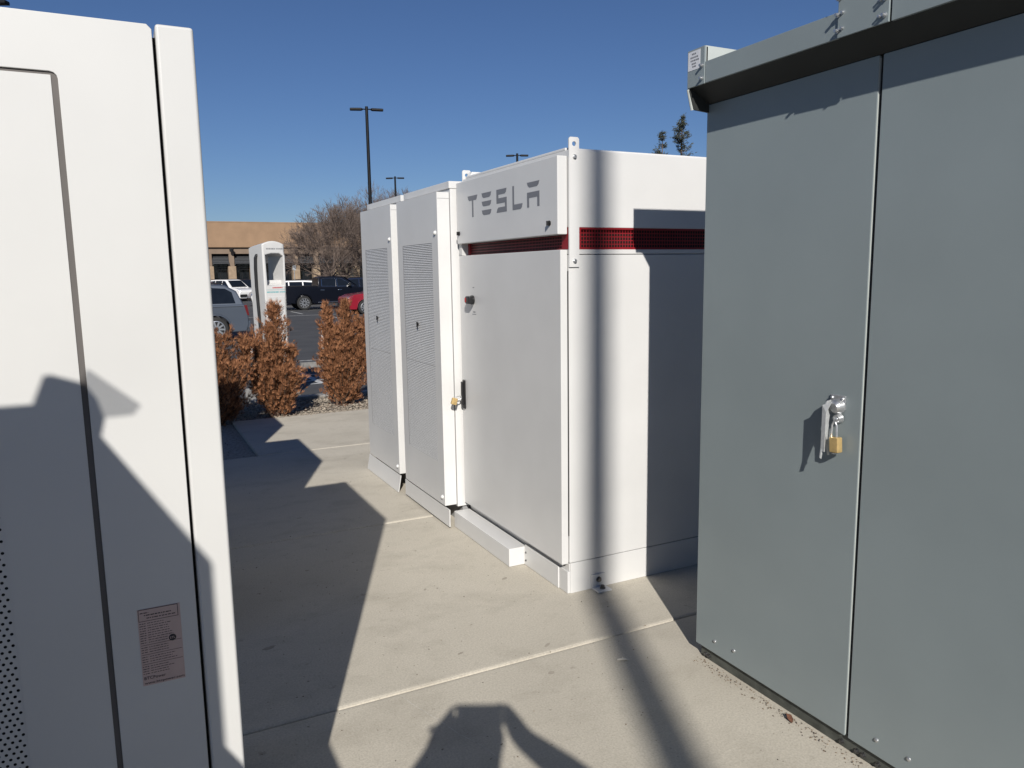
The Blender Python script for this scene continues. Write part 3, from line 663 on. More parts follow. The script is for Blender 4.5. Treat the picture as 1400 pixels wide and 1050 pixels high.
# ------------------------------------------------------------------ trees
def tubes(segs, n=3):
    V, Fc = [], []
    for p, q, a, b_ in segs:
        t = (q - p)
        if t.length < 1e-4: continue
        t.normalize(); u = t.orthogonal().normalized(); v = t.cross(u); k = len(V)
        for base, r_ in ((p, a), (q, b_)):
            for i in range(n):
                th = 6.2832 * i / n; V.append(base + (u * math.cos(th) + v * math.sin(th)) * r_)
        for i in range(n): Fc.append((k + i, k + (i + 1) % n, k + n + (i + 1) % n, k + n + i))
    return V, Fc
def bare_tree(x, y, H, W, seed, label, trunk_h=1.7, up=.35):
    rg = random.Random(seed); zb = zlot(y)
    t = thing('bare_tree', (x, y, zb), label, 'tree', 'leafless trees in the parking lot')
    thick, thin = [], []
    def grow(p, d, L, r_, dep):
        k = 2 if dep > 3 else 3
        cur = p; dd = d.copy(); rr_ = r_
        pts = []
        for i in range(k):
            dd = (dd + Vector((rg.gauss(0, .13), rg.gauss(0, .13), rg.gauss(0, .10) + (.05 if dep < 4 else .0)))).normalized()
            q = cur + dd * (L / k); r3 = rr_ * (.82 if i < k - 1 else .72)
            (thick if r_ > .03 else thin).append((cur, q, rr_, r3)); pts.append((q, dd.copy(), r3)); cur = q; rr_ = r3
        if dep >= 7: return
        n_ = rg.choice((2, 3, 3)) if dep < 4 else 3
        for j in range(n_):
            q, dq, r4 = pts[-1] if (j < 2 or len(pts) < 2) else rg.choice(pts)
            side = Vector((rg.gauss(0, 1), rg.gauss(0, 1), rg.gauss(0, .55))).normalized()
            nd = (dq + side * rg.uniform(.35, .75) + Vector((0, 0, up * .35))).normalized()
            grow(q, nd, L * rg.uniform(.68, .86), max(r4 * rg.uniform(.58, .78), .010), dep + 1)
    base = Vector((0, 0, 0)); top = Vector((.05, .0, trunk_h))
    thick.append((base, top, .20, .17))
    for k in range(15):
        a = 6.283 * k / 15 + rg.uniform(-.3, .3); el = rg.uniform(.02, 1.25)
        grow(top + Vector((0, 0, rg.uniform(-.3, .25))), Vector((math.cos(a) * math.cos(el), math.sin(a) * math.cos(el), math.sin(el))), H * .235 * rg.uniform(.85, 1.15), .085, 1)
    allp = [s_[1] for s_ in thin]
    zm = max(p.z for p in allp); sx = sorted(abs(p.x) for p in allp)[int(len(allp) * .985)]
    fz, fx = H / zm, W / 2 / sx
    def sc(s_): return (Vector((s_[0].x * fx, s_[0].y * fx, s_[0].z * fz)), Vector((s_[1].x * fx, s_[1].y * fx, s_[1].z * fz)), s_[2], s_[3])
    V, Fc = tubes([sc(s_) for s_ in thick], 6); rawmesh('trunk', V, Fc, BARK, t)
    V, Fc = tubes([sc(s_) for s_ in thin], 3); rawmesh('crown', V, Fc, BARK, t)
    return t
bare_tree(12.9, 58.6, 8.6, 9.0, 11, 'wide leafless tree with dense brown twigs before the tan building', 2.1, .04)
bare_tree(20.5, 66.0, 10.6, 8.5, 12, 'leafless tree rising just above the battery cabinets, behind the second lamp post', 1.9, .55)
bare_tree(17.2, 70.0, 10.0, 6.5, 13, 'upright leafless tree behind the tallest lamp post', 1.9, .7)

def conifer(x, y, H, rbase, seed, label, z_from):
    rg = random.Random(seed); zb = zlot(y)
    t = thing('conifer_tree', (x, y, zb), label, 'tree', 'sparse conifers behind the white cabinets')
    V, Fc = tubes([(Vector((0, 0, 0)), Vector((0, 0, H * .5)), .2, .12), (Vector((0, 0, H * .5)), Vector((.05, 0, H)), .12, .015)], 7); rawmesh('trunk', V, Fc, BARK, t)
    V, Fc, br = [], [], []
    z = z_from
    while z < H:
        fz = (H - z) / (H - z_from)
        for _ in range(rg.choice((2, 3, 3))):
            a = rg.random() * 6.283; L = max(.12, rbase * (fz ** .75) * rg.uniform(.35, 1.15))
            rise = rg.uniform(.35, 1.1); tip = Vector((math.cos(a) * L, math.sin(a) * L, z + L * rise)); b0 = Vector((0, 0, z))
            br.append((b0, tip, .025, .008))
            n_ = int(14 + L * 26)
            for k in range(n_):
                f = rg.uniform(.25, 1.05); c = b0.lerp(tip, f) + Vector((rg.gauss(0, .09), rg.gauss(0, .09), rg.gauss(0, .09)))
                for _2 in range(3):
                    d = Vector((rg.gauss(0, 1) + math.cos(a), rg.gauss(0, 1) + math.sin(a), rg.gauss(.6, .8))).normalized() * rg.uniform(.10, .22)
                    s_ = d.orthogonal().normalized() * .035; i = len(V)
                    V += [c - s_, c + s_, c + d]; Fc.append((i, i + 1, i + 2))
        z += rg.uniform(.12, .24) + (.25 if rg.random() < .12 else 0)
    rawmesh('crown', V, Fc, NEED, t)
    V, Fc = tubes(br, 3); rawmesh('branches', V, Fc, BARK, t)
conifer(34.73, 42.27, 12.75, 1.35, 21, 'taller ragged conifer right above the white cabinet roof', 8.0)
conifer(33.50, 42.90, 11.65, 1.15, 22, 'shorter pointed conifer left of the ragged one above the white cabinet roof', 7.6)
conifer(34.1, 44.2, 10.3, 1.2, 23, 'low conifer top between the two taller ones', 7.4)

# ------------------------------------------------------------------ dead brown shrubs
def shrub(x, y, spires, seed, label, n=2500):
    rg = random.Random(seed)
    t = thing('dead_shrub', (x, y, -.055), label, 'shrub', 'dead brown evergreen shrubs at the end of the pad')
    V, Fc, st = [], [], []
    for dx, dy, h, rad, wgt, lean in spires:
        base = Vector((dx * .45, dy * .45, 0)); axis = Vector((dx + lean, dy, h)) - base
        st.append((base, base + axis * .92, .014, .004))
        limbs = []
        for k in range(int(95 * wgt)):
            f = rg.uniform(.02, .96); a = rg.random() * 6.283
            rr_ = rad * (1.10 - f ** 2.6) * rg.choice((.4, .65, .85, 1.0, 1.0, 1.25)) * rg.uniform(.85, 1.1)
            p0 = base + axis * f * .93; p1 = p0 + Vector((math.cos(a) * rr_, math.sin(a) * rr_, rr_ * rg.uniform(.8, 2.2)))
            if p1.z > h: p1.z = h - rg.random() * .05
            st.append((p0, p1, .0055, .002)); limbs.append((p0, p1, a))
        for k in range(int(n * wgt)):
            p0, p1, a = rg.choice(limbs); f = rg.uniform(.15, 1.08)
            c = p0.lerp(p1, min(f, 1.05)) + Vector((rg.gauss(0, .017), rg.gauss(0, .017), rg.gauss(0, .03)))
            if c.z < .01: c.z = rg.uniform(.01, .06)
            d0 = Vector((math.cos(a) * .6 + rg.gauss(0, .5), math.sin(a) * .6 + rg.gauss(0, .5), rg.uniform(.5, 1.9))).normalized()
            s0 = d0.orthogonal(); s0.rotate(Matrix.Rotation(rg.random() * 6.28, 3, d0)); s0.normalize()
            L = rg.uniform(.034, .080)
            for fan in (-.5, -.2, .15, .5):          # a flat spray of scale-leaf fingers
                d = (d0 + s0 * fan).normalized() * L * (1 - .3 * abs(fan)); o_ = c + d0 * (.012 * (1 - abs(fan)))
                w_ = (s0 - d0 * fan).normalized() * .0024; i = len(V)
                V += [o_ - w_, o_ + w_ * .6, o_ + d * .62 + w_, o_ + d, o_ + d * .55 - w_]
                Fc.append((i, i + 1, i + 2, i + 3, i + 4))
    for _ in range(260):                                  # shed bits on the gravel
        a = rg.random() * 6.283; q = abs(rg.gauss(.2, .16)); c = Vector((math.cos(a) * q * 1.2, math.sin(a) * q, rg.uniform(.012, .03))); i = len(V)
        d = Vector((rg.gauss(0, 1), rg.gauss(0, 1), .2)).normalized() * rg.uniform(.012, .04); s_ = d.cross(Vector((0, 0, 1))).normalized() * .004
        V += [c - s_, c + s_, c + d]; Fc.append((i, i + 1, i + 2))
    rawmesh('foliage', V, Fc, FOL, t)
    V, Fc = tubes(st, 4); rawmesh('stems', V, Fc, TWIG, t)
shrub(-.36, 6.02, [(0, 0, 1.40, .17, 1.0, .03), (-.20, .02, 1.02, .15, .55, -.02), (.17, .05, .84, .12, .35, .05), (0, 0, 1.02, .20, .9, 0), (-.02, -.03, .58, .27, .7, 0), (.13, -.05, .48, .20, .5, 0), (-.16, 0, .62, .20, .5, 0)], 31, 'dead brown shrub in front of the white charging post')
shrub(.50, 6.42, [(-.15, 0, 1.36, .13, .8, -.03), (.10, .03, 1.40, .16, 1.0, .0), (.30, 0, 1.2, .15, .7, .03), (.06, 0, 1.05, .22, 1.0, 0), (0, -.03, .62, .28, .8, 0), (.25, 0, .8, .24, .7, 0), (-.14, 0, .72, .15, .5, 0)], 32, 'dead brown shrub next to the farthest white battery cabinet')
shrub(-1.03, 5.72, [(.02, 0, 1.13, .17, .8, .05), (.26, .08, 1.02, .13, .5, .10), (-.25, 0, 1.0, .2, .7, 0), (.05, 0, .7, .25, .8, .05), (-.1, -.1, .5, .3, .8, 0)], 33, 'dead brown shrub half hidden behind the left foreground cabinet')

# ------------------------------------------------------------------ charging post
cp = thing('charging_post', (.0, 8.02, zlot(8)), 'white hollow charging post with arched top behind the dead shrub', 'charging station', rot=0)
CW = mat('white_post_plastic', (.56, .555, .54), .35, var=.02, scale=3)
def post():
    # local frame: u to the right along the front, v depth (away), built straight then turned
    rotm = Matrix.Translation((.0, 8.02, 0)) @ Matrix.Rotation(R(12), 4, 'Z')
    zb = zlot(8)
    U0, U1, D = -.125, .195, .52
    def P(u, v, z): return (u, v, z)
    n = 10
    arch = [(U0 + (U1 - U0) * k / n, 2.022 + .048 * (1 - (2 * k / n - 1) ** 2)) for k in range(n + 1)]
    tp = 0.018
    outer = [(U0 + tp, zb + .12), (U1 - tp, zb + .12)] + [(u, z) for u, z in reversed(arch)]
    op = [(U0 + .055, 1.46), (U1 - .028, 1.46), (U1 - .022, 1.86), (U1 - .08, 1.895), (U0 + .13, 1.895), (U0 + .048, 1.875)]
    mb = MB(); bm = mb.bm; rings = []
    for v in (0, D):
        dz = 0 if v == 0 else -.04
        a = [bm.verts.new((p[0] * (1 if v == 0 else .93), v, p[1] + (dz if p[1] > 1.9 else 0))) for p in outer]; h = [bm.verts.new((p[0] - (.0 if v == 0 else .015), v, p[1])) for p in op]
        ed = [bm.edges.new((q[i], q[(i + 1) % len(q)])) for q in (a, h) for i in range(len(q))]
        bmesh.ops.triangle_fill(bm, use_beauty=True, use_dissolve=False, edges=ed); rings.append((a, h))
    for k in (0, 1):
        p, q = rings[0][k], rings[1][k]; n_ = len(p)
        for i in range(n_): bm.faces.new((p[i], p[(i + 1) % n_], q[(i + 1) % n_], q[i]))
    bmesh.ops.recalc_face_normals(bm, faces=bm.faces)
    fr = [e for e in bm.edges if all(abs(v.co.y) < 1e-5 for v in e.verts) and any(abs(f.normal.y) < .5 for f in e.link_faces)]
    mb._bev(fr, .02, 3); mb.xf(rotm); sh = mb.build('shell', CW, cp, True)
    mb = MB(); mb.prism([(U0 + .056, .10, 1.462), (U1 - .03, .10, 1.462), (U1 - .03, .36, 1.462), (U0 + .056, .40, 1.462)], (0, 0, .02)); mb.prism([(U0 + .10, .14, 1.48), (U1 - .03, .10, 1.48), (U1 - .03, .34, 1.48), (U0 + .16, .34, 1.48)], (0, 0, .05), .01)
    mb.xf(rotm); mb.build('tray', CW, cp, True)
    mb = MB(); mb.box((U0 + .05, -.006, .30), (U1 - .035, .0, 1.30), .004); mb.xf(rotm); mb.build('lower_panel', CW, cp, True)
    mb = MB(); mb.tube([(U0 - .004, .20, 1.88), (U0 - .022, .205, 1.84), (U0 - .024, .22, 1.7), (U0 - .020, .235, 1.45), (U0 - .014, .22, 1.1), (U0 - .010, .20, .7), (U0 - .006, .19, .35)], .021, 10); mb.xf(rotm); mb.build('charge_cable', BLACK, cp, True)
    mb = MB(); mb.box((U0 - .012, .185, 1.86), (U0 + .01, .225, 1.895), .004); mb.xf(rotm); mb.build('cable_holder', BLACK, cp, True)
    mb = MB(); rr = random.Random(9)
    def strokes(x0, x1, z, h, y=-.0015):
        x = x0
        while x < x1:
            wd = rr.uniform(.006, .014); mb.quad((x, y, z - h), (x + wd, y, z - h), (x + wd, y, z + h), (x, y, z + h)); x += wd + .005
    strokes(U0 + .06, U0 + .175, 1.962, .010); strokes(U0 + .20, U1 - .03, 1.962, .009); mb.xf(rotm); tag(mb.build('top_print', LOGO, cp), kind='stuff')
    mb = MB(); strokes(U0 + .12, U1 - .06, 1.425, .009); mb.xf(rotm); tag(mb.build('red_print', REDP, cp), kind='stuff')
    mb = MB(); strokes(U0 + .035, U0 + .20, 1.365, .010); strokes(U0 + .22, U1 - .02, 1.365, .009); mb.quad((U0 + .03, -.0015, 1.395), (U1 - .02, -.0015, 1.395), (U1 - .02, -.0015, 1.398), (U0 + .03, -.0015, 1.398)); mb.xf(rotm); tag(mb.build('teal_print', TEAL, cp), kind='stuff')
    mb = MB(); mb.box((-.26, -.1, zb - .02), (.28, D + .12, zb + .12), .015); mb.xf(rotm); mb.build('footing', CONC_DK, cp, True)
post()

# ------------------------------------------------------------------ parking lot furniture and markings
def marker(x, y, h, label):
    z = zlot(y); t = thing('marker_post', (x, y, z), label, 'post', 'thin white marker posts')
    mb = MB(); mb.tube([(x, y, z), (x, y, z + h)], .026, 10); mb.build('stem', CW, t, True)
    mb = MB(); mb.tube([(x, y, z + h), (x, y, z + h + .012)], [.028, .02], 10); mb.build('end_cap', CW, t, True)
marker(1.80, 13.07, .74, 'thin white marker post between the two dead shrubs')
marker(.088, 11.13, .66, 'thin white marker post just left of the white charging post')
def stop(x, y, label):
    z = zlot(y); t = thing('wheel_stop', (x, y, z), label, 'wheel stop', 'concrete wheel stops')
    mb = MB(); mb.prism([(x - .9, y - .08, z), (x - .9, y - .055, z + .10), (x - .9, y + .055, z + .10), (x - .9, y + .08, z)], (1.8, 0, 0), .01); mb.build('block', mat('wheel_stop_concrete', (.17, .165, .155), .9, var=.2, scale=10), t, True)  # block concrete in a darker tone than the kerb
    mb = MB(); mb.hexbolt((x - .6, y, z + .10), (0, 0, 1), .012, .01).hexbolt((x + .6, y, z + .10), (0, 0, 1), .012, .01); mb.each('spike', BOLTM, t)
stop(2.05, 12.25, 'concrete wheel stop seen between the two dead shrubs'); stop(-.45, 12.0, 'concrete wheel stop left of the white charging post')
lines = MB()
def line(x0, y0, x1, y1, wd=.10):
    d = Vector((x1 - x0, y1 - y0, 0)).normalized(); s_ = Vector((-d.y, d.x, 0)) * wd / 2; n_ = max(1, int(abs(y1 - y0) / 2))
    for k in range(n_):
        a, b_ = k / n_, (k + 1) / n_
        p = Vector((x0 + (x1 - x0) * a, y0 + (y1 - y0) * a, 0)); q = Vector((x0 + (x1 - x0) * b_, y0 + (y1 - y0) * b_, 0))
        p.z = zlot(p.y) + .005; q.z = zlot(q.y) + .005
        lines.quad(p - s_, p + s_, q + s_, q - s_)
for x in (-4.3, -1.55, .95, 3.7, 6.4, 9.2): line(x, 9.5, x + .02, 14.4)
for k in range(4): line(.72 + .0 * k, 9.5 + .42 * k, 1.22, 9.62 + .42 * k, .07)
line(-1.55, 10.4, .2, 10.9, .09); line(-1.4, 13.6, 12, 13.65, .10)
for x in range(-8, 40, 3): line(x, 28.6, x, 33.6); 
for x in range(-6, 40, 3): line(x + .5, 38.0, x + .5, 41.2)
line(-12, 36.2, 40, 36.4, .16)
tag(lines.build('parking_lines', PAINT), kind='structure')

# ------------------------------------------------------------------ vehicles
def car(name, label, cat, L, W, body_poly, house_poly, windows, wheels, paint_m, wheel_r=.34, belt=1.0, trim=None, extras=None, glassm=GLASS, group=None):
    """side profile in (x, z), x from the tail (0) to the nose (L); built facing +X around the origin"""
    t = thing(name, (0, 0, 0), label, cat, group); ox = -L / 2; hw = W / 2
    poly = []
    for p in body_poly:
        if p == 'arches':
            for wx in wheels:
                ra = wheel_r + .07
                z0 = .24
                a0 = math.asin(max(-1, min(1, (z0 - wheel_r) / ra)))
                for k in range(11):
                    a = math.pi - a0 + (2 * a0 - math.pi) * k / 10
                    poly.append((wx + ra * math.cos(a), wheel_r + ra * math.sin(a)))
        else: poly.append(p)
    mb = MB(); bm = mb.bm
    def shell(pl, yf, bev):
        a = [bm.verts.new((ox + p[0], -yf(p[1]), p[1])) for p in pl]; c = [bm.verts.new((ox + p[0], yf(p[1]), p[1])) for p in pl]
        f1, f2 = bm.faces.new(a), bm.faces.new(c[::-1]); k = len(pl); fs = [f1, f2]
        for i in range(k): fs.append(bm.faces.new((a[i], c[i], c[(i + 1) % k], a[(i + 1) % k])))
        bmesh.ops.recalc_face_normals(bm, faces=fs)
        if bev: mb._bev(set(f1.edges) | set(f2.edges), bev, 3)
    shell(poly, lambda z: hw - .0 if z < belt + .2 else hw - .0, .045)
    tum = lambda z: hw - .03 - .34 * max(0, z - belt)
    if house_poly: shell(house_poly, tum, .05)
    bo = mb.build('body', paint_m, t, True)
    for wn in windows:
        for sgn in (-1, 1):
            mb = MB(); q = [(ox + p[0], sgn * (tum(p[1]) + .006), p[1]) for p in wn]
            mb.prism(q, (0, -sgn * .02, 0)); wo_ = mb.build('window', glassm, t)
            if trim:
                m2 = MB(); m2.tube([(x_, y_ + sgn * .004, z_) for x_, y_, z_ in q] + [(q[0][0], q[0][1] + sgn * .004, q[0][2])], .012, 5); m2.build('window_trim', trim, wo_)
    for wx in wheels:
        for sgn in (-1, 1):
            y1, y0 = sgn * (hw - .01), sgn * (hw - .24); X = ox + wx
            mb = MB(); mb.tube([(X, y0, wheel_r), (X, y1 - sgn * .03, wheel_r), (X, y1, wheel_r)], [wheel_r, wheel_r, wheel_r * .9], 28); wh = mb.build('wheel', TYRE, t, True)
            mb = MB(); ri = wheel_r * .66
            mb.tube([(X, y1, wheel_r), (X, y1 + sgn * .004, wheel_r)], ri * 1.05, 24)
            r_ = mb.build('rim', BLACK, wh)
            mb = MB()
            for k in range(10):
                a = 6.283 * k / 10; ca, sa = math.cos(a), math.sin(a); wd = .028
                mb.prism([(X + ca * .03 - sa * wd, y1 + sgn * .005, wheel_r + sa * .03 + ca * wd), (X + ca * ri - sa * wd * 1.3, y1 + sgn * .005, wheel_r + sa * ri + ca * wd * 1.3), (X + ca * ri + sa * wd * .5, y1 + sgn * .005, wheel_r + sa * ri - ca * wd * .5), (X + ca * .03 + sa * wd, y1 + sgn * .005, wheel_r + sa * .03 - ca * wd)], (0, sgn * .012, 0))
            ring = [(X + ri * math.cos(6.283 * k / 24), y1 + sgn * .012, wheel_r + ri * math.sin(6.283 * k / 24)) for k in range(25)]
            mb.tube(ring, .018, 6); tag(mb.build('spokes', RIM, wh, True), kind='stuff')
            mb = MB(); ra = wheel_r + .07
            arc = [(X + ra * math.cos(math.pi * k / 12), sgn * (hw - .002), wheel_r + ra * math.sin(math.pi * k / 12)) for k in range(13)]
            mb.tube(arc, .022, 6); mb.build('arch_lip', paint_m, t)
    if extras: extras(t, ox, hw)
    return t
def place(t, x, y, rot): t.location = (x, y, zlot(y)); t.rotation_euler = (0, 0, rot); return t

SUV_B = [(.05, .32), (.0, .55), (.03, .92), (.10, 1.06), (3.45, 1.06), (4.35, .98), (4.62, .84), (4.70, .60), (4.66, .32), (4.2, .24)]
def suv_body(L, tail=0): return SUV_B
SUV_POLY = [(.06, .30), (.0, .50), (.02, .92), (.12, 1.10), (3.35, 1.10), (4.35, 1.00), (4.66, .86), (4.74, .62), (4.70, .30)]
# polygon goes: bottom rear -> up -> roofline -> nose -> back along the sill with arches (front wheel first)
def suv(name, label, cat, pm, glassm=GLASS, trim=None, extras=None, L=4.75, group=None, H=1.70):
    wf, wr = 3.80, .95
    body = [(.08, .26), (.0, .48), (.02, .90), (.10, 1.08), (3.40, 1.10), (4.35, 1.00), (4.66, .86), (4.74, .62), (4.68, .26)]
    ra_seq = []
    def arch(wx, r_=.36):
        ra = r_ + .07; a0 = math.acos(min(1, max(-1, (r_ - .25) / ra)))
        return [(wx + ra * math.sin(a), r_ + -ra * math.cos(a)) for a in [a0 + (2 * math.pi - 2 * a0) * k / 10 for k in range(11)]]
    poly = body + arch(wf) + arch(wr)
    house = [(.12, 1.05), (.30, H - .22), (.62, H - .03), (1.2, H), (2.3, H), (2.75, H - .06), (3.55, 1.05)]
    win = [[(.36, 1.12), (.44, H - .25), (.62, H - .14), (1.28, H - .09), (1.28, 1.12)], [(1.36, 1.12), (1.36, H - .09), (2.22, H - .09), (2.22, 1.12)], [(2.30, 1.12), (2.30, H - .09), (2.62, H - .13), (3.28, 1.12)]]
    def ex(t, ox, hw):
        for sgn in (-1, 1):
            mb = MB(); mb.prism([(ox - .012, sgn * (hw + .006), .74), (ox + .05, sgn * (hw + .006), .76), (ox + .13, sgn * (hw + .006), 1.06), (ox + .04, sgn * (hw + .006), 1.06)], (0, -sgn * .22, 0)); mb.build('taillight', mat('tail_lamp_red', (.11, .010, .012), .2), t)
            mb = MB(); mb.prism([(L - .02 + ox - .10, sgn * (hw + .004), .72), (ox + L + .004, sgn * (hw - .12), .72), (ox + L - .06, sgn * (hw - .10), .86), (ox + L - .32, sgn * (hw + .004), .90)], (0, 0, .02)); mb.build('headlight', CHROME, t)
            mb = MB(); mb.box((ox + 1.10, sgn * (hw + .002), .92), (ox + 1.28, sgn * (hw + .022), .95), .006); mb.box((ox + 2.05, sgn * (hw + .002), .92), (ox + 2.23, sgn * (hw + .022), .95), .006); mb.each('door_handle', trim or pm, t)
            mb = MB(); mb.box((ox + .62, sgn * (hw - .30), H), (ox + 2.4, sgn * (hw - .27), H + .035), .01); mb.build('roof_rail', BLACK, t)
            mb = MB(); mb.box((ox + 1.32, sgn * (hw - .0005), .30), (ox + 1.328, sgn * (hw + .0015), 1.05)); mb.box((ox + 2.258, sgn * (hw - .0005), .30), (ox + 2.266, sgn * (hw + .0015), 1.05)); mb.box((ox + .15, sgn * (hw - .001), 1.012), (ox + 3.3, sgn * (hw + .003), 1.024)); mb.each('door_seam', DARK, t, False)
        mb = MB(); mb.quad((ox + .135, -hw + .25, 1.12), (ox + .135, hw - .25, 1.12), (ox + .36, hw - .34, H - .20), (ox + .36, -hw + .34, H - .20)); mb.xf(Matrix.Translation((-.02, 0, .01))); mb.build('rear_window', glassm, t)
        mb = MB(); mb.quad((ox + 3.44, -hw + .22, 1.12), (ox + 3.44, hw - .22, 1.12), (ox + 2.80, hw - .32, H - .10), (ox + 2.80, -hw + .32, H - .10)); mb.xf(Matrix.Translation((.03, 0, .02))); mb.build('windscreen', glassm, t)
        mb = MB(); mb.box((ox - .05, -hw + .02, .36), (ox + .10, hw - .02, .58), .03); mb.build('rear_bumper', pm, t, True)
        mb = MB(); mb.box((ox + L - .10, -hw + .04, .36), (ox + L + .03, hw - .04, .56), .03); mb.build('front_bumper', BLACK, t, True)
        if extras: extras(t, ox, hw)
    return car(name, label, cat, L, 1.86, poly, house, win, (wf, wr), pm, .36, 1.05, trim, ex, glassm, group)

grp = 'parked cars in the lot'
GRY = paint('slate_grey_car_paint', (.070, .085, .110), .35, .3)
v = place(suv('parked_suv', 'slate grey family SUV with tinted windows, tail beside the white charging post', 'car', GRY, group=grp), -.72, 22.3, math.pi)
v.location.x = 1.50 - 4.75 / 2
WH = paint('white_car_paint', (.74, .74, .73))
NAVY = paint('near_black_navy_paint', (.003, .004, .008), .3)
NAVY.node_tree.nodes['Principled BSDF'].inputs['Coat Weight'].default_value = .15; NAVY.node_tree.nodes['Principled BSDF'].inputs['Specular IOR Level'].default_value = .25
BLKP = paint('black_car_paint', (.010, .010, .012), .22)
REDC = paint('deep_red_car_paint', (.22, .010, .022), .25)
MAR = paint('maroon_car_paint', (.13, .012, .02), .3)
DBLU = paint('dark_blue_car_paint', (.010, .014, .032), .25)

# pickup, tail to the left, seen from its side
def pickup():
    L, H = 5.85, 1.93; wf, wr = 4.85, 1.22
    def arch(wx, r_=.41):
        ra = r_ + .09; a0 = math.acos(min(1, max(-1, (r_ - .36) / ra)))
        return [(wx + ra * math.sin(a), r_ + -ra * math.cos(a)) for a in [a0 + (2 * math.pi - 2 * a0) * k / 10 for k in range(11)]]
    poly = [(.03, .46), (.0, .60), (.02, 1.36), (2.02, 1.36), (2.05, 1.30), (4.15, 1.30), (5.55, 1.22), (5.80, 1.10), (5.85, .62), (5.80, .40)] + arch(wf) + arch(wr)
    house = [(2.06, 1.24), (2.12, H - .08), (2.35, H), (3.35, H), (3.65, H - .06), (4.50, 1.26)]
    win = [[(2.28, 1.36), (2.30, H - .16), (2.42, H - .11), (3.12, H - .11), (3.12, 1.34)], [(3.20, 1.34), (3.20, H - .11), (3.50, H - .14), (4.18, 1.34)]]
    def ex(t, ox, hw):
        for sgn in (-1, 1):
            mb = MB(); mb.box((ox + .0, sgn * (hw - .08), 1.36), (ox + 2.0, sgn * (hw - .01), 1.40), .01); mb.build('bed_rail', BLACK, t, True)
            mb = MB(); mb.box((ox + 2.18, sgn * (hw + .001), 1.12), (ox + 2.42, sgn * (hw + .03), 1.155), .008); mb.box((ox + 3.22, sgn * (hw + .001), 1.12), (ox + 3.46, sgn * (hw + .03), 1.155), .008); mb.each('door_handle', CHROME, t)
            mb = MB(); mb.box((ox - .01, sgn * (hw - .12), .85), (ox + .03, sgn * (hw + .004), 1.28), .01); mb.build('taillight', mat('tail_lamp_red', (.11, .010, .012), .2), t)
            mb = MB(); mb.box((ox + 3.85, sgn * (hw + .01), 1.34), (ox + 3.98, sgn * (hw + .22), 1.56), .03); mb.build('wing_mirror', BLACK, t, True)
            mb = MB(); mb.box((ox + 2.0, sgn * (hw + .02), .40), (ox + 4.1, sgn * (hw + .10), .46), .01); mb.build('running_board', CHROME, t, True)
            mb = MB(); mb.box((ox + 5.72, sgn * (hw - .3), .95), (ox + 5.86, sgn * (hw - .02), 1.12), .02); mb.build('headlight', CHROME, t, True)
        mb = MB(); mb.box((ox - .10, -hw + .05, .52), (ox + .02, hw - .05, .68), .03); mb.build('rear_bumper', CHROME, t, True)
        mb = MB(); mb.quad((ox + 4.42, -hw + .22, 1.34), (ox + 4.42, hw - .22, 1.34), (ox + 3.72, hw - .34, H - .08), (ox + 3.72, -hw + .34, H - .08)); mb.xf(Matrix.Translation((.03, 0, .02))); mb.build('windscreen', GLASS, t)
    return car('pickup_truck', 'black four door pickup truck parked side on behind the red car', 'truck', L, 2.0, poly, house, win, (wf, wr), NAVY, .41, 1.25, CHROME, ex, group=grp)
t = pickup(); place(t, 6.33 + 5.85 / 2, 43.5, 0)
# others
place(suv('parked_car', 'deep red car whose nose shows beside the farthest battery cabinet', 'car', REDC, group=grp, H=1.50), 8.1 + 4.75 / 2, 36.0, math.pi)
place(suv('parked_suv', 'white SUV with dark windows behind the bed of the black pickup', 'car', WH, group=grp, H=1.66), 10.42 - 4.75 / 2, 51.0, math.pi)
place(suv('parked_suv', 'white SUV farther left with its nose toward the grey family SUV', 'car', WH, group=grp, H=1.74), 6.15 - .0, 64.0, R(-62))
place(suv('parked_suv', 'black SUV between the two distant white cars', 'car', BLKP, group=grp, H=1.72), 8.3, 65.5, R(-62))
place(suv('parked_car', 'white hatchback just left of the white charging post', 'car', WH, group=grp, H=1.58), 9.6, 62.5, R(-70))
place(suv('parked_car', 'maroon car far left beside the white foreground cabinet', 'car', MAR, group=grp, H=1.55), 4.1, 64.5, R(-62))
place(suv('parked_car', 'dark red car close behind the white charging post', 'car', MAR, group=grp, H=1.5), 11.6, 63.5, R(-62))
place(suv('parked_suv', 'dark blue SUV under the wide leafless tree', 'car', DBLU, group=grp, H=1.78), 14.6, 53.0, 0)
place(suv('parked_car', 'silver car glinting beyond the black pickup cab', 'car', paint('silver_car_paint', (.42, .43, .44), .3, .6), group=grp, H=1.62), 13.2, 66.0, R(-62))
place(suv('parked_suv', 'black SUV farthest right beyond the black pickup', 'car', BLKP, group=grp, H=1.85), 17.9, 57.5, 0)

# sign on a post
z = zlot(60); sn = thing('parking_sign', (10.5, 60, z), 'small grey sign on a thin post right of the white charging post', 'sign')
mb = MB(); mb.tube([(10.5, 60, z), (10.5, 60, 2.35)], .03, 8); mb.build('post', STEEL, sn, True)
mb = MB(); mb.box((10.36, 59.95, 1.95), (10.64, 59.967, 2.34), .01); mb.build('plate', mat('faded_sign_grey', (.34, .36, .38), .6), sn)

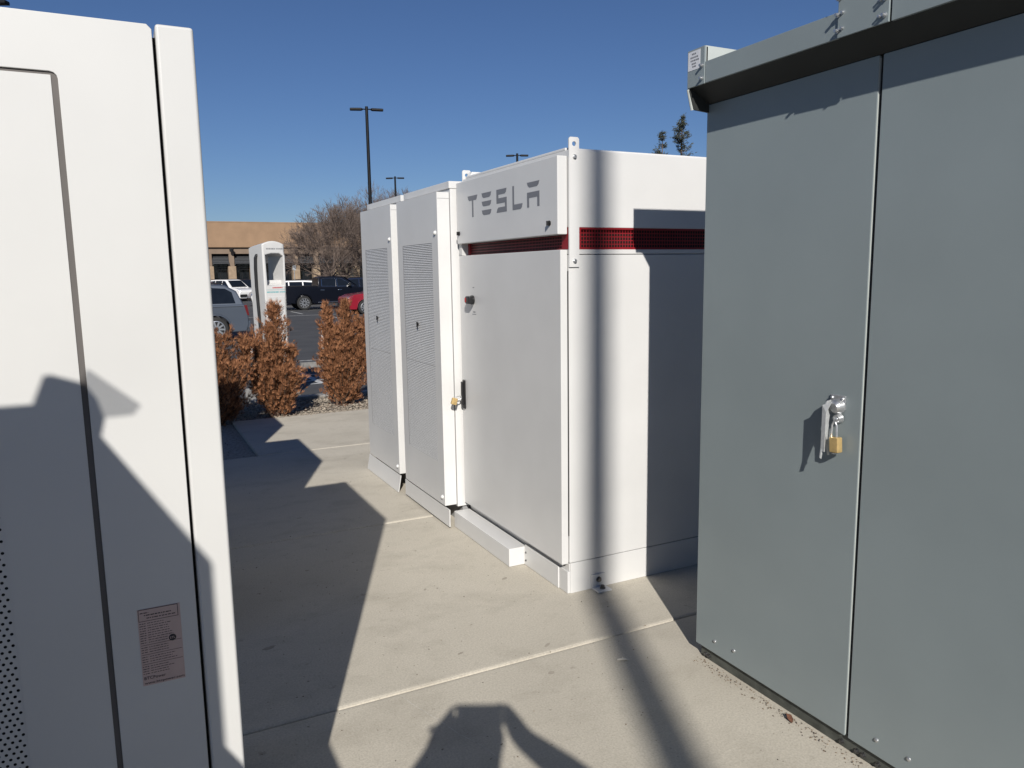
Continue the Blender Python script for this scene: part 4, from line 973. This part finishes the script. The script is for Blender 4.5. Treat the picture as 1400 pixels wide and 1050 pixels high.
# ------------------------------------------------------------------ tan shop building
bl = thing('shop_building', (6, 80, -.45), 'long tan shop building with dark slatted awnings across the lot', 'building')
BX0, BX1, BY = -26.0, 40.0, 80.0
mb = MB(); mb.box((BX0, BY, 4.52), (BX1, BY + 14, 6.90)); mb.build('upper_wall', TAN, bl)
mb = MB(); mb.box((BX0 - .02, BY - .02, 6.902), (BX1 + .02, BY + 14, 7.0)); mb.build('roof_coping', TAN, bl)
mb = MB(); mb.box((BX0, BY + .25, 3.80), (BX1, BY + 13, 4.52)); mb.build('lintel_wall', TAN2, bl)
mb = MB(); mb.box((BX0, BY - .02, 4.44), (BX1, BY + .25, 4.517)); mb.build('string_course', TAN, bl)
mb = MB(); mb.box((BX0 + .1, BY + 1.3, -.46), (BX1 - .1, BY + 12.9, 3.80)); mb.build('shop_front', mat('dark_shop_interior', (.02, .02, .022), .5), bl)
bay = 2.13; k0 = 8.03; i0 = -15; i1 = 13
win_me = None
for i in range(i0, i1):
    x = k0 + bay * i
    if x < BX0 or x > BX1 - 3: continue
    mb = MB(); mb.box((x, BY + .26, 2.55), (x + .50, BY + .86, 3.799)); pi = mb.build('pier', TAN2, bl)
    mb = MB(); mb.box((x - .12, BY + .10, -.46), (x + .62, BY + .95, 2.55), .02); mb.build('pier_base', TAN3, pi)
    if i % 3 == 0:
        mb = MB(); mb.tube([(x + .25, BY + .24, 4.20), (x + .25, BY - .10, 4.20), (x + .25, BY - .22, 4.05)], [.05, .05, .04], 8); mb.tube([(x + .25, BY - .22, 4.36), (x + .25, BY - .22, 4.25), (x + .25, BY - .22, 3.98)], [.10, .22, .20], 10); mb.build('wall_lantern', BLACK, pi)
    # awning of slats between the piers
    a, b_ = x + .53, x + bay - .03
    mb = MB()
    for xx in (a, b_ - .05): mb.prism([(xx, BY + .9, 3.74), (xx, BY + .9, 3.66), (xx, BY - .08, 2.70), (xx, BY - .08, 2.78)], (.05, 0, 0))
    aw = mb.build('awning', AWN, bl)
    for s_ in range(6):
        f = (s_ + .5) / 6; yy, zz = BY + .9 - .98 * f, 3.72 - .96 * f
        mb = MB(); mb.prism([(a + .06, yy + .075, zz + .085), (a + .06, yy + .065, zz + .095), (a + .06, yy - .075, zz - .03), (a + .06, yy - .065, zz - .04)], (b_ - a - .12, 0, 0)); mb.build('slat', AWN, aw)
    mb = MB(); mb.box((a - .0, BY + 1.27, -.40), (b_, BY + 1.295, 3.70)); wn = mb.build('window', GLASS, bl)
    mb = MB()
    for xx in (a, (a + b_) / 2 - .03, b_ - .06): mb.box((xx, BY + 1.22, -.40), (xx + .06, BY + 1.268, 3.70))
    mb.box((a, BY + 1.225, 2.2), (b_, BY + 1.265, 2.26)); tag(mb.build('window_frame', BLACK, wn), kind='stuff')
kb = MB().box((BX0, BY - 3.2, -.60), (BX1, BY + 1.3, -.33), .02); tag(kb.build('shop_pavement', CONC_DK), kind='structure')
# low yellow wing behind the tree
yw = thing('yellow_annexe', (19.4, 78.2, -.45), 'low pale yellow annexe showing beside the bare tree trunk', 'building')
mb = MB(); mb.box((18.62, 77.6, -.46), (20.15, 79.4, 2.30)); mb.build('wall', YELW, yw)
mb = MB(); mb.box((18.54, 77.5, 2.30), (20.23, 79.45, 2.42), .02); mb.build('roof', TAN2, yw)
mb = MB(); mb.box((18.9, 77.56, -.40), (19.5, 77.6, 1.5)); mb.build('door', TAN3, yw)

# ------------------------------------------------------------------ the photographer (behind the lens, shows only as a shadow on the pad)
f3 = Vector((f2.x, f2.y, 0)).normalized(); rr3 = Vector((f3.y, -f3.x, 0)); UPV = Vector((0, 0, 1))
sh = Vector((SUN.x, SUN.y, 0)).normalized(); srr = Vector((sh.y, -sh.x, 0))
def W3(r_, f_, z_): return CAM + srr * r_ + sh * f_ + UPV * z_
ph = thing('phone', CAM + Vector((0, 0, -.03)), 'dark phone held up in the hands of the photographer', 'phone')
mb = MB(); mb.box((-.015, -.0655, -.008), (.150, .0125, 0), .003)
Mx = Matrix((r2, -d2, -f2)).transposed().to_4x4(); Mx.translation = CAM - f2 * .014
mb.xf(Matrix.Translation((0, 0, 0)) @ Mx @ Matrix.Translation((0, 0, .0))); mb.build('case', BLACK, ph, True)
nodes, edges, rads = [], [], []
def nd(p, r_): nodes.append(p); rads.append(r_); return len(nodes) - 1
def ch(a, pts):
    for p, r_ in pts:
        b_ = nd(p, r_); edges.append((a, b_)); a = b_
    return a
BK = -.40
pel = nd(W3(.02, BK, -.72), .15)
chest = ch(pel, [(W3(.02, BK, -.52), .14), (W3(.02, BK - .02, -.34), .16), (W3(.02, BK - .01, -.20), .15)])
neck = ch(chest, [(W3(.02, BK + .03, -.06), .10)])
head = ch(neck, [(W3(.032, BK + .085, .03), .108), (W3(.052, BK + .10, .080), .118), (W3(.050, BK + .09, .128), .090)])
for s_, hp, hz in ((-1, -.035, -.045), (1, .165, -.030)):
    shd = ch(chest, [(W3(.02 + s_ * .19, BK, -.19), .07)])
    el = ch(shd, [(W3(.03 + s_ * (.30 if s_ < 0 else .34), BK + .05, -.33), .064), (W3(.03 + s_ * (.37 if s_ < 0 else .56), BK + .12, -.42 if s_ < 0 else -.33), .066)])
    wr = ch(el, [(W3(hp + s_ * (.13 if s_ < 0 else .19), -.20, -.20 if s_ < 0 else -.145), .068 if s_ < 0 else .058), (W3(hp + s_ * .040, -.08, hz - .050), .040)])
    pm = ch(wr, [(W3(hp + s_ * .012, -.042, hz - .005), .034)])
    for k in range(4):   # fingers curl round the phone
        up_ = .035 - .022 * k + (.016 if s_ < 0 and k == 0 else 0)
        ch(pm, [(W3(hp + s_ * .012 - s_ * .012, -.026, hz + up_), .0095), (W3(hp - s_ * .022, -.020, hz + up_ + .004), .0085), (W3(hp - s_ * (.045 - .005 * k), -.024, hz + up_), .0075)])
    ch(pm, [(W3(hp + s_ * .02, -.05, hz + .03), .010), (W3(hp + s_ * .003, -.045, hz + .055), .009)])
    if s_ < 0: ch(pm, [(W3(hp - .045, -.03, hz - .012), .009), (W3(hp - .085, -.025, hz - .022), .008)])
    hip = ch(pel, [(W3(.02 + s_ * .10, BK, -.80), .10)])
    kn = ch(hip, [(W3(.02 + s_ * .115, BK + .02, -1.13), .068), (W3(.02 + s_ * .12, BK, -1.50), .048)])
    ch(kn, [(W3(.02 + s_ * .12, BK + .06, -1.555), .042), (W3(.02 + s_ * .13, BK + .16, -1.565), .033)])
org = W3(.02, BK, -1.6)
me = bpy.data.meshes.new('photographer'); me.from_pydata([n_ - org for n_ in nodes], edges, []); me.update()
tmp = bpy.data.objects.new('photographer', me); COL.objects.link(tmp)
mo = tmp.modifiers.new('skin', 'SKIN')
for i, v_ in enumerate(me.skin_vertices[0].data): v_.radius = (rads[i], rads[i]); v_.use_root = (i == 0)
tmp.modifiers.new('sub', 'SUBSURF').levels = 2
bpy.context.view_layer.update()
me2 = bpy.data.meshes.new_from_object(tmp.evaluated_get(bpy.context.evaluated_depsgraph_get()))
bpy.data.objects.remove(tmp)
me2.materials.clear()
for M_ in (mat('dark_jacket_cloth', (.05, .055, .07), .9), mat('denim', (.04, .06, .11), .9), mat('skin', (.42, .26, .19), .55), mat('brown_hair', (.04, .025, .016), .8), mat('shoe_leather', (.03, .025, .02), .5)): me2.materials.append(M_)
for p in me2.polygons:
    c = p.center + org - CAM; fr = c.dot(sh)
    p.material_index = 3 if c.z > .055 or (c.z > -.06 and fr < BK + .04 and abs(c.dot(srr)) < .12) else 2 if (fr > -.10 and c.z > -.3) or (c.z > -.10) else 0 if c.z > -.78 else 1 if c.z > -1.52 else 4
    p.use_smooth = True
me2.name = 'person'
pr = bpy.data.objects.new('person', me2); COL.objects.link(pr); pr.location = org
tag(pr, 'photographer in a dark jacket holding up a phone, seen only as a shadow', 'person')
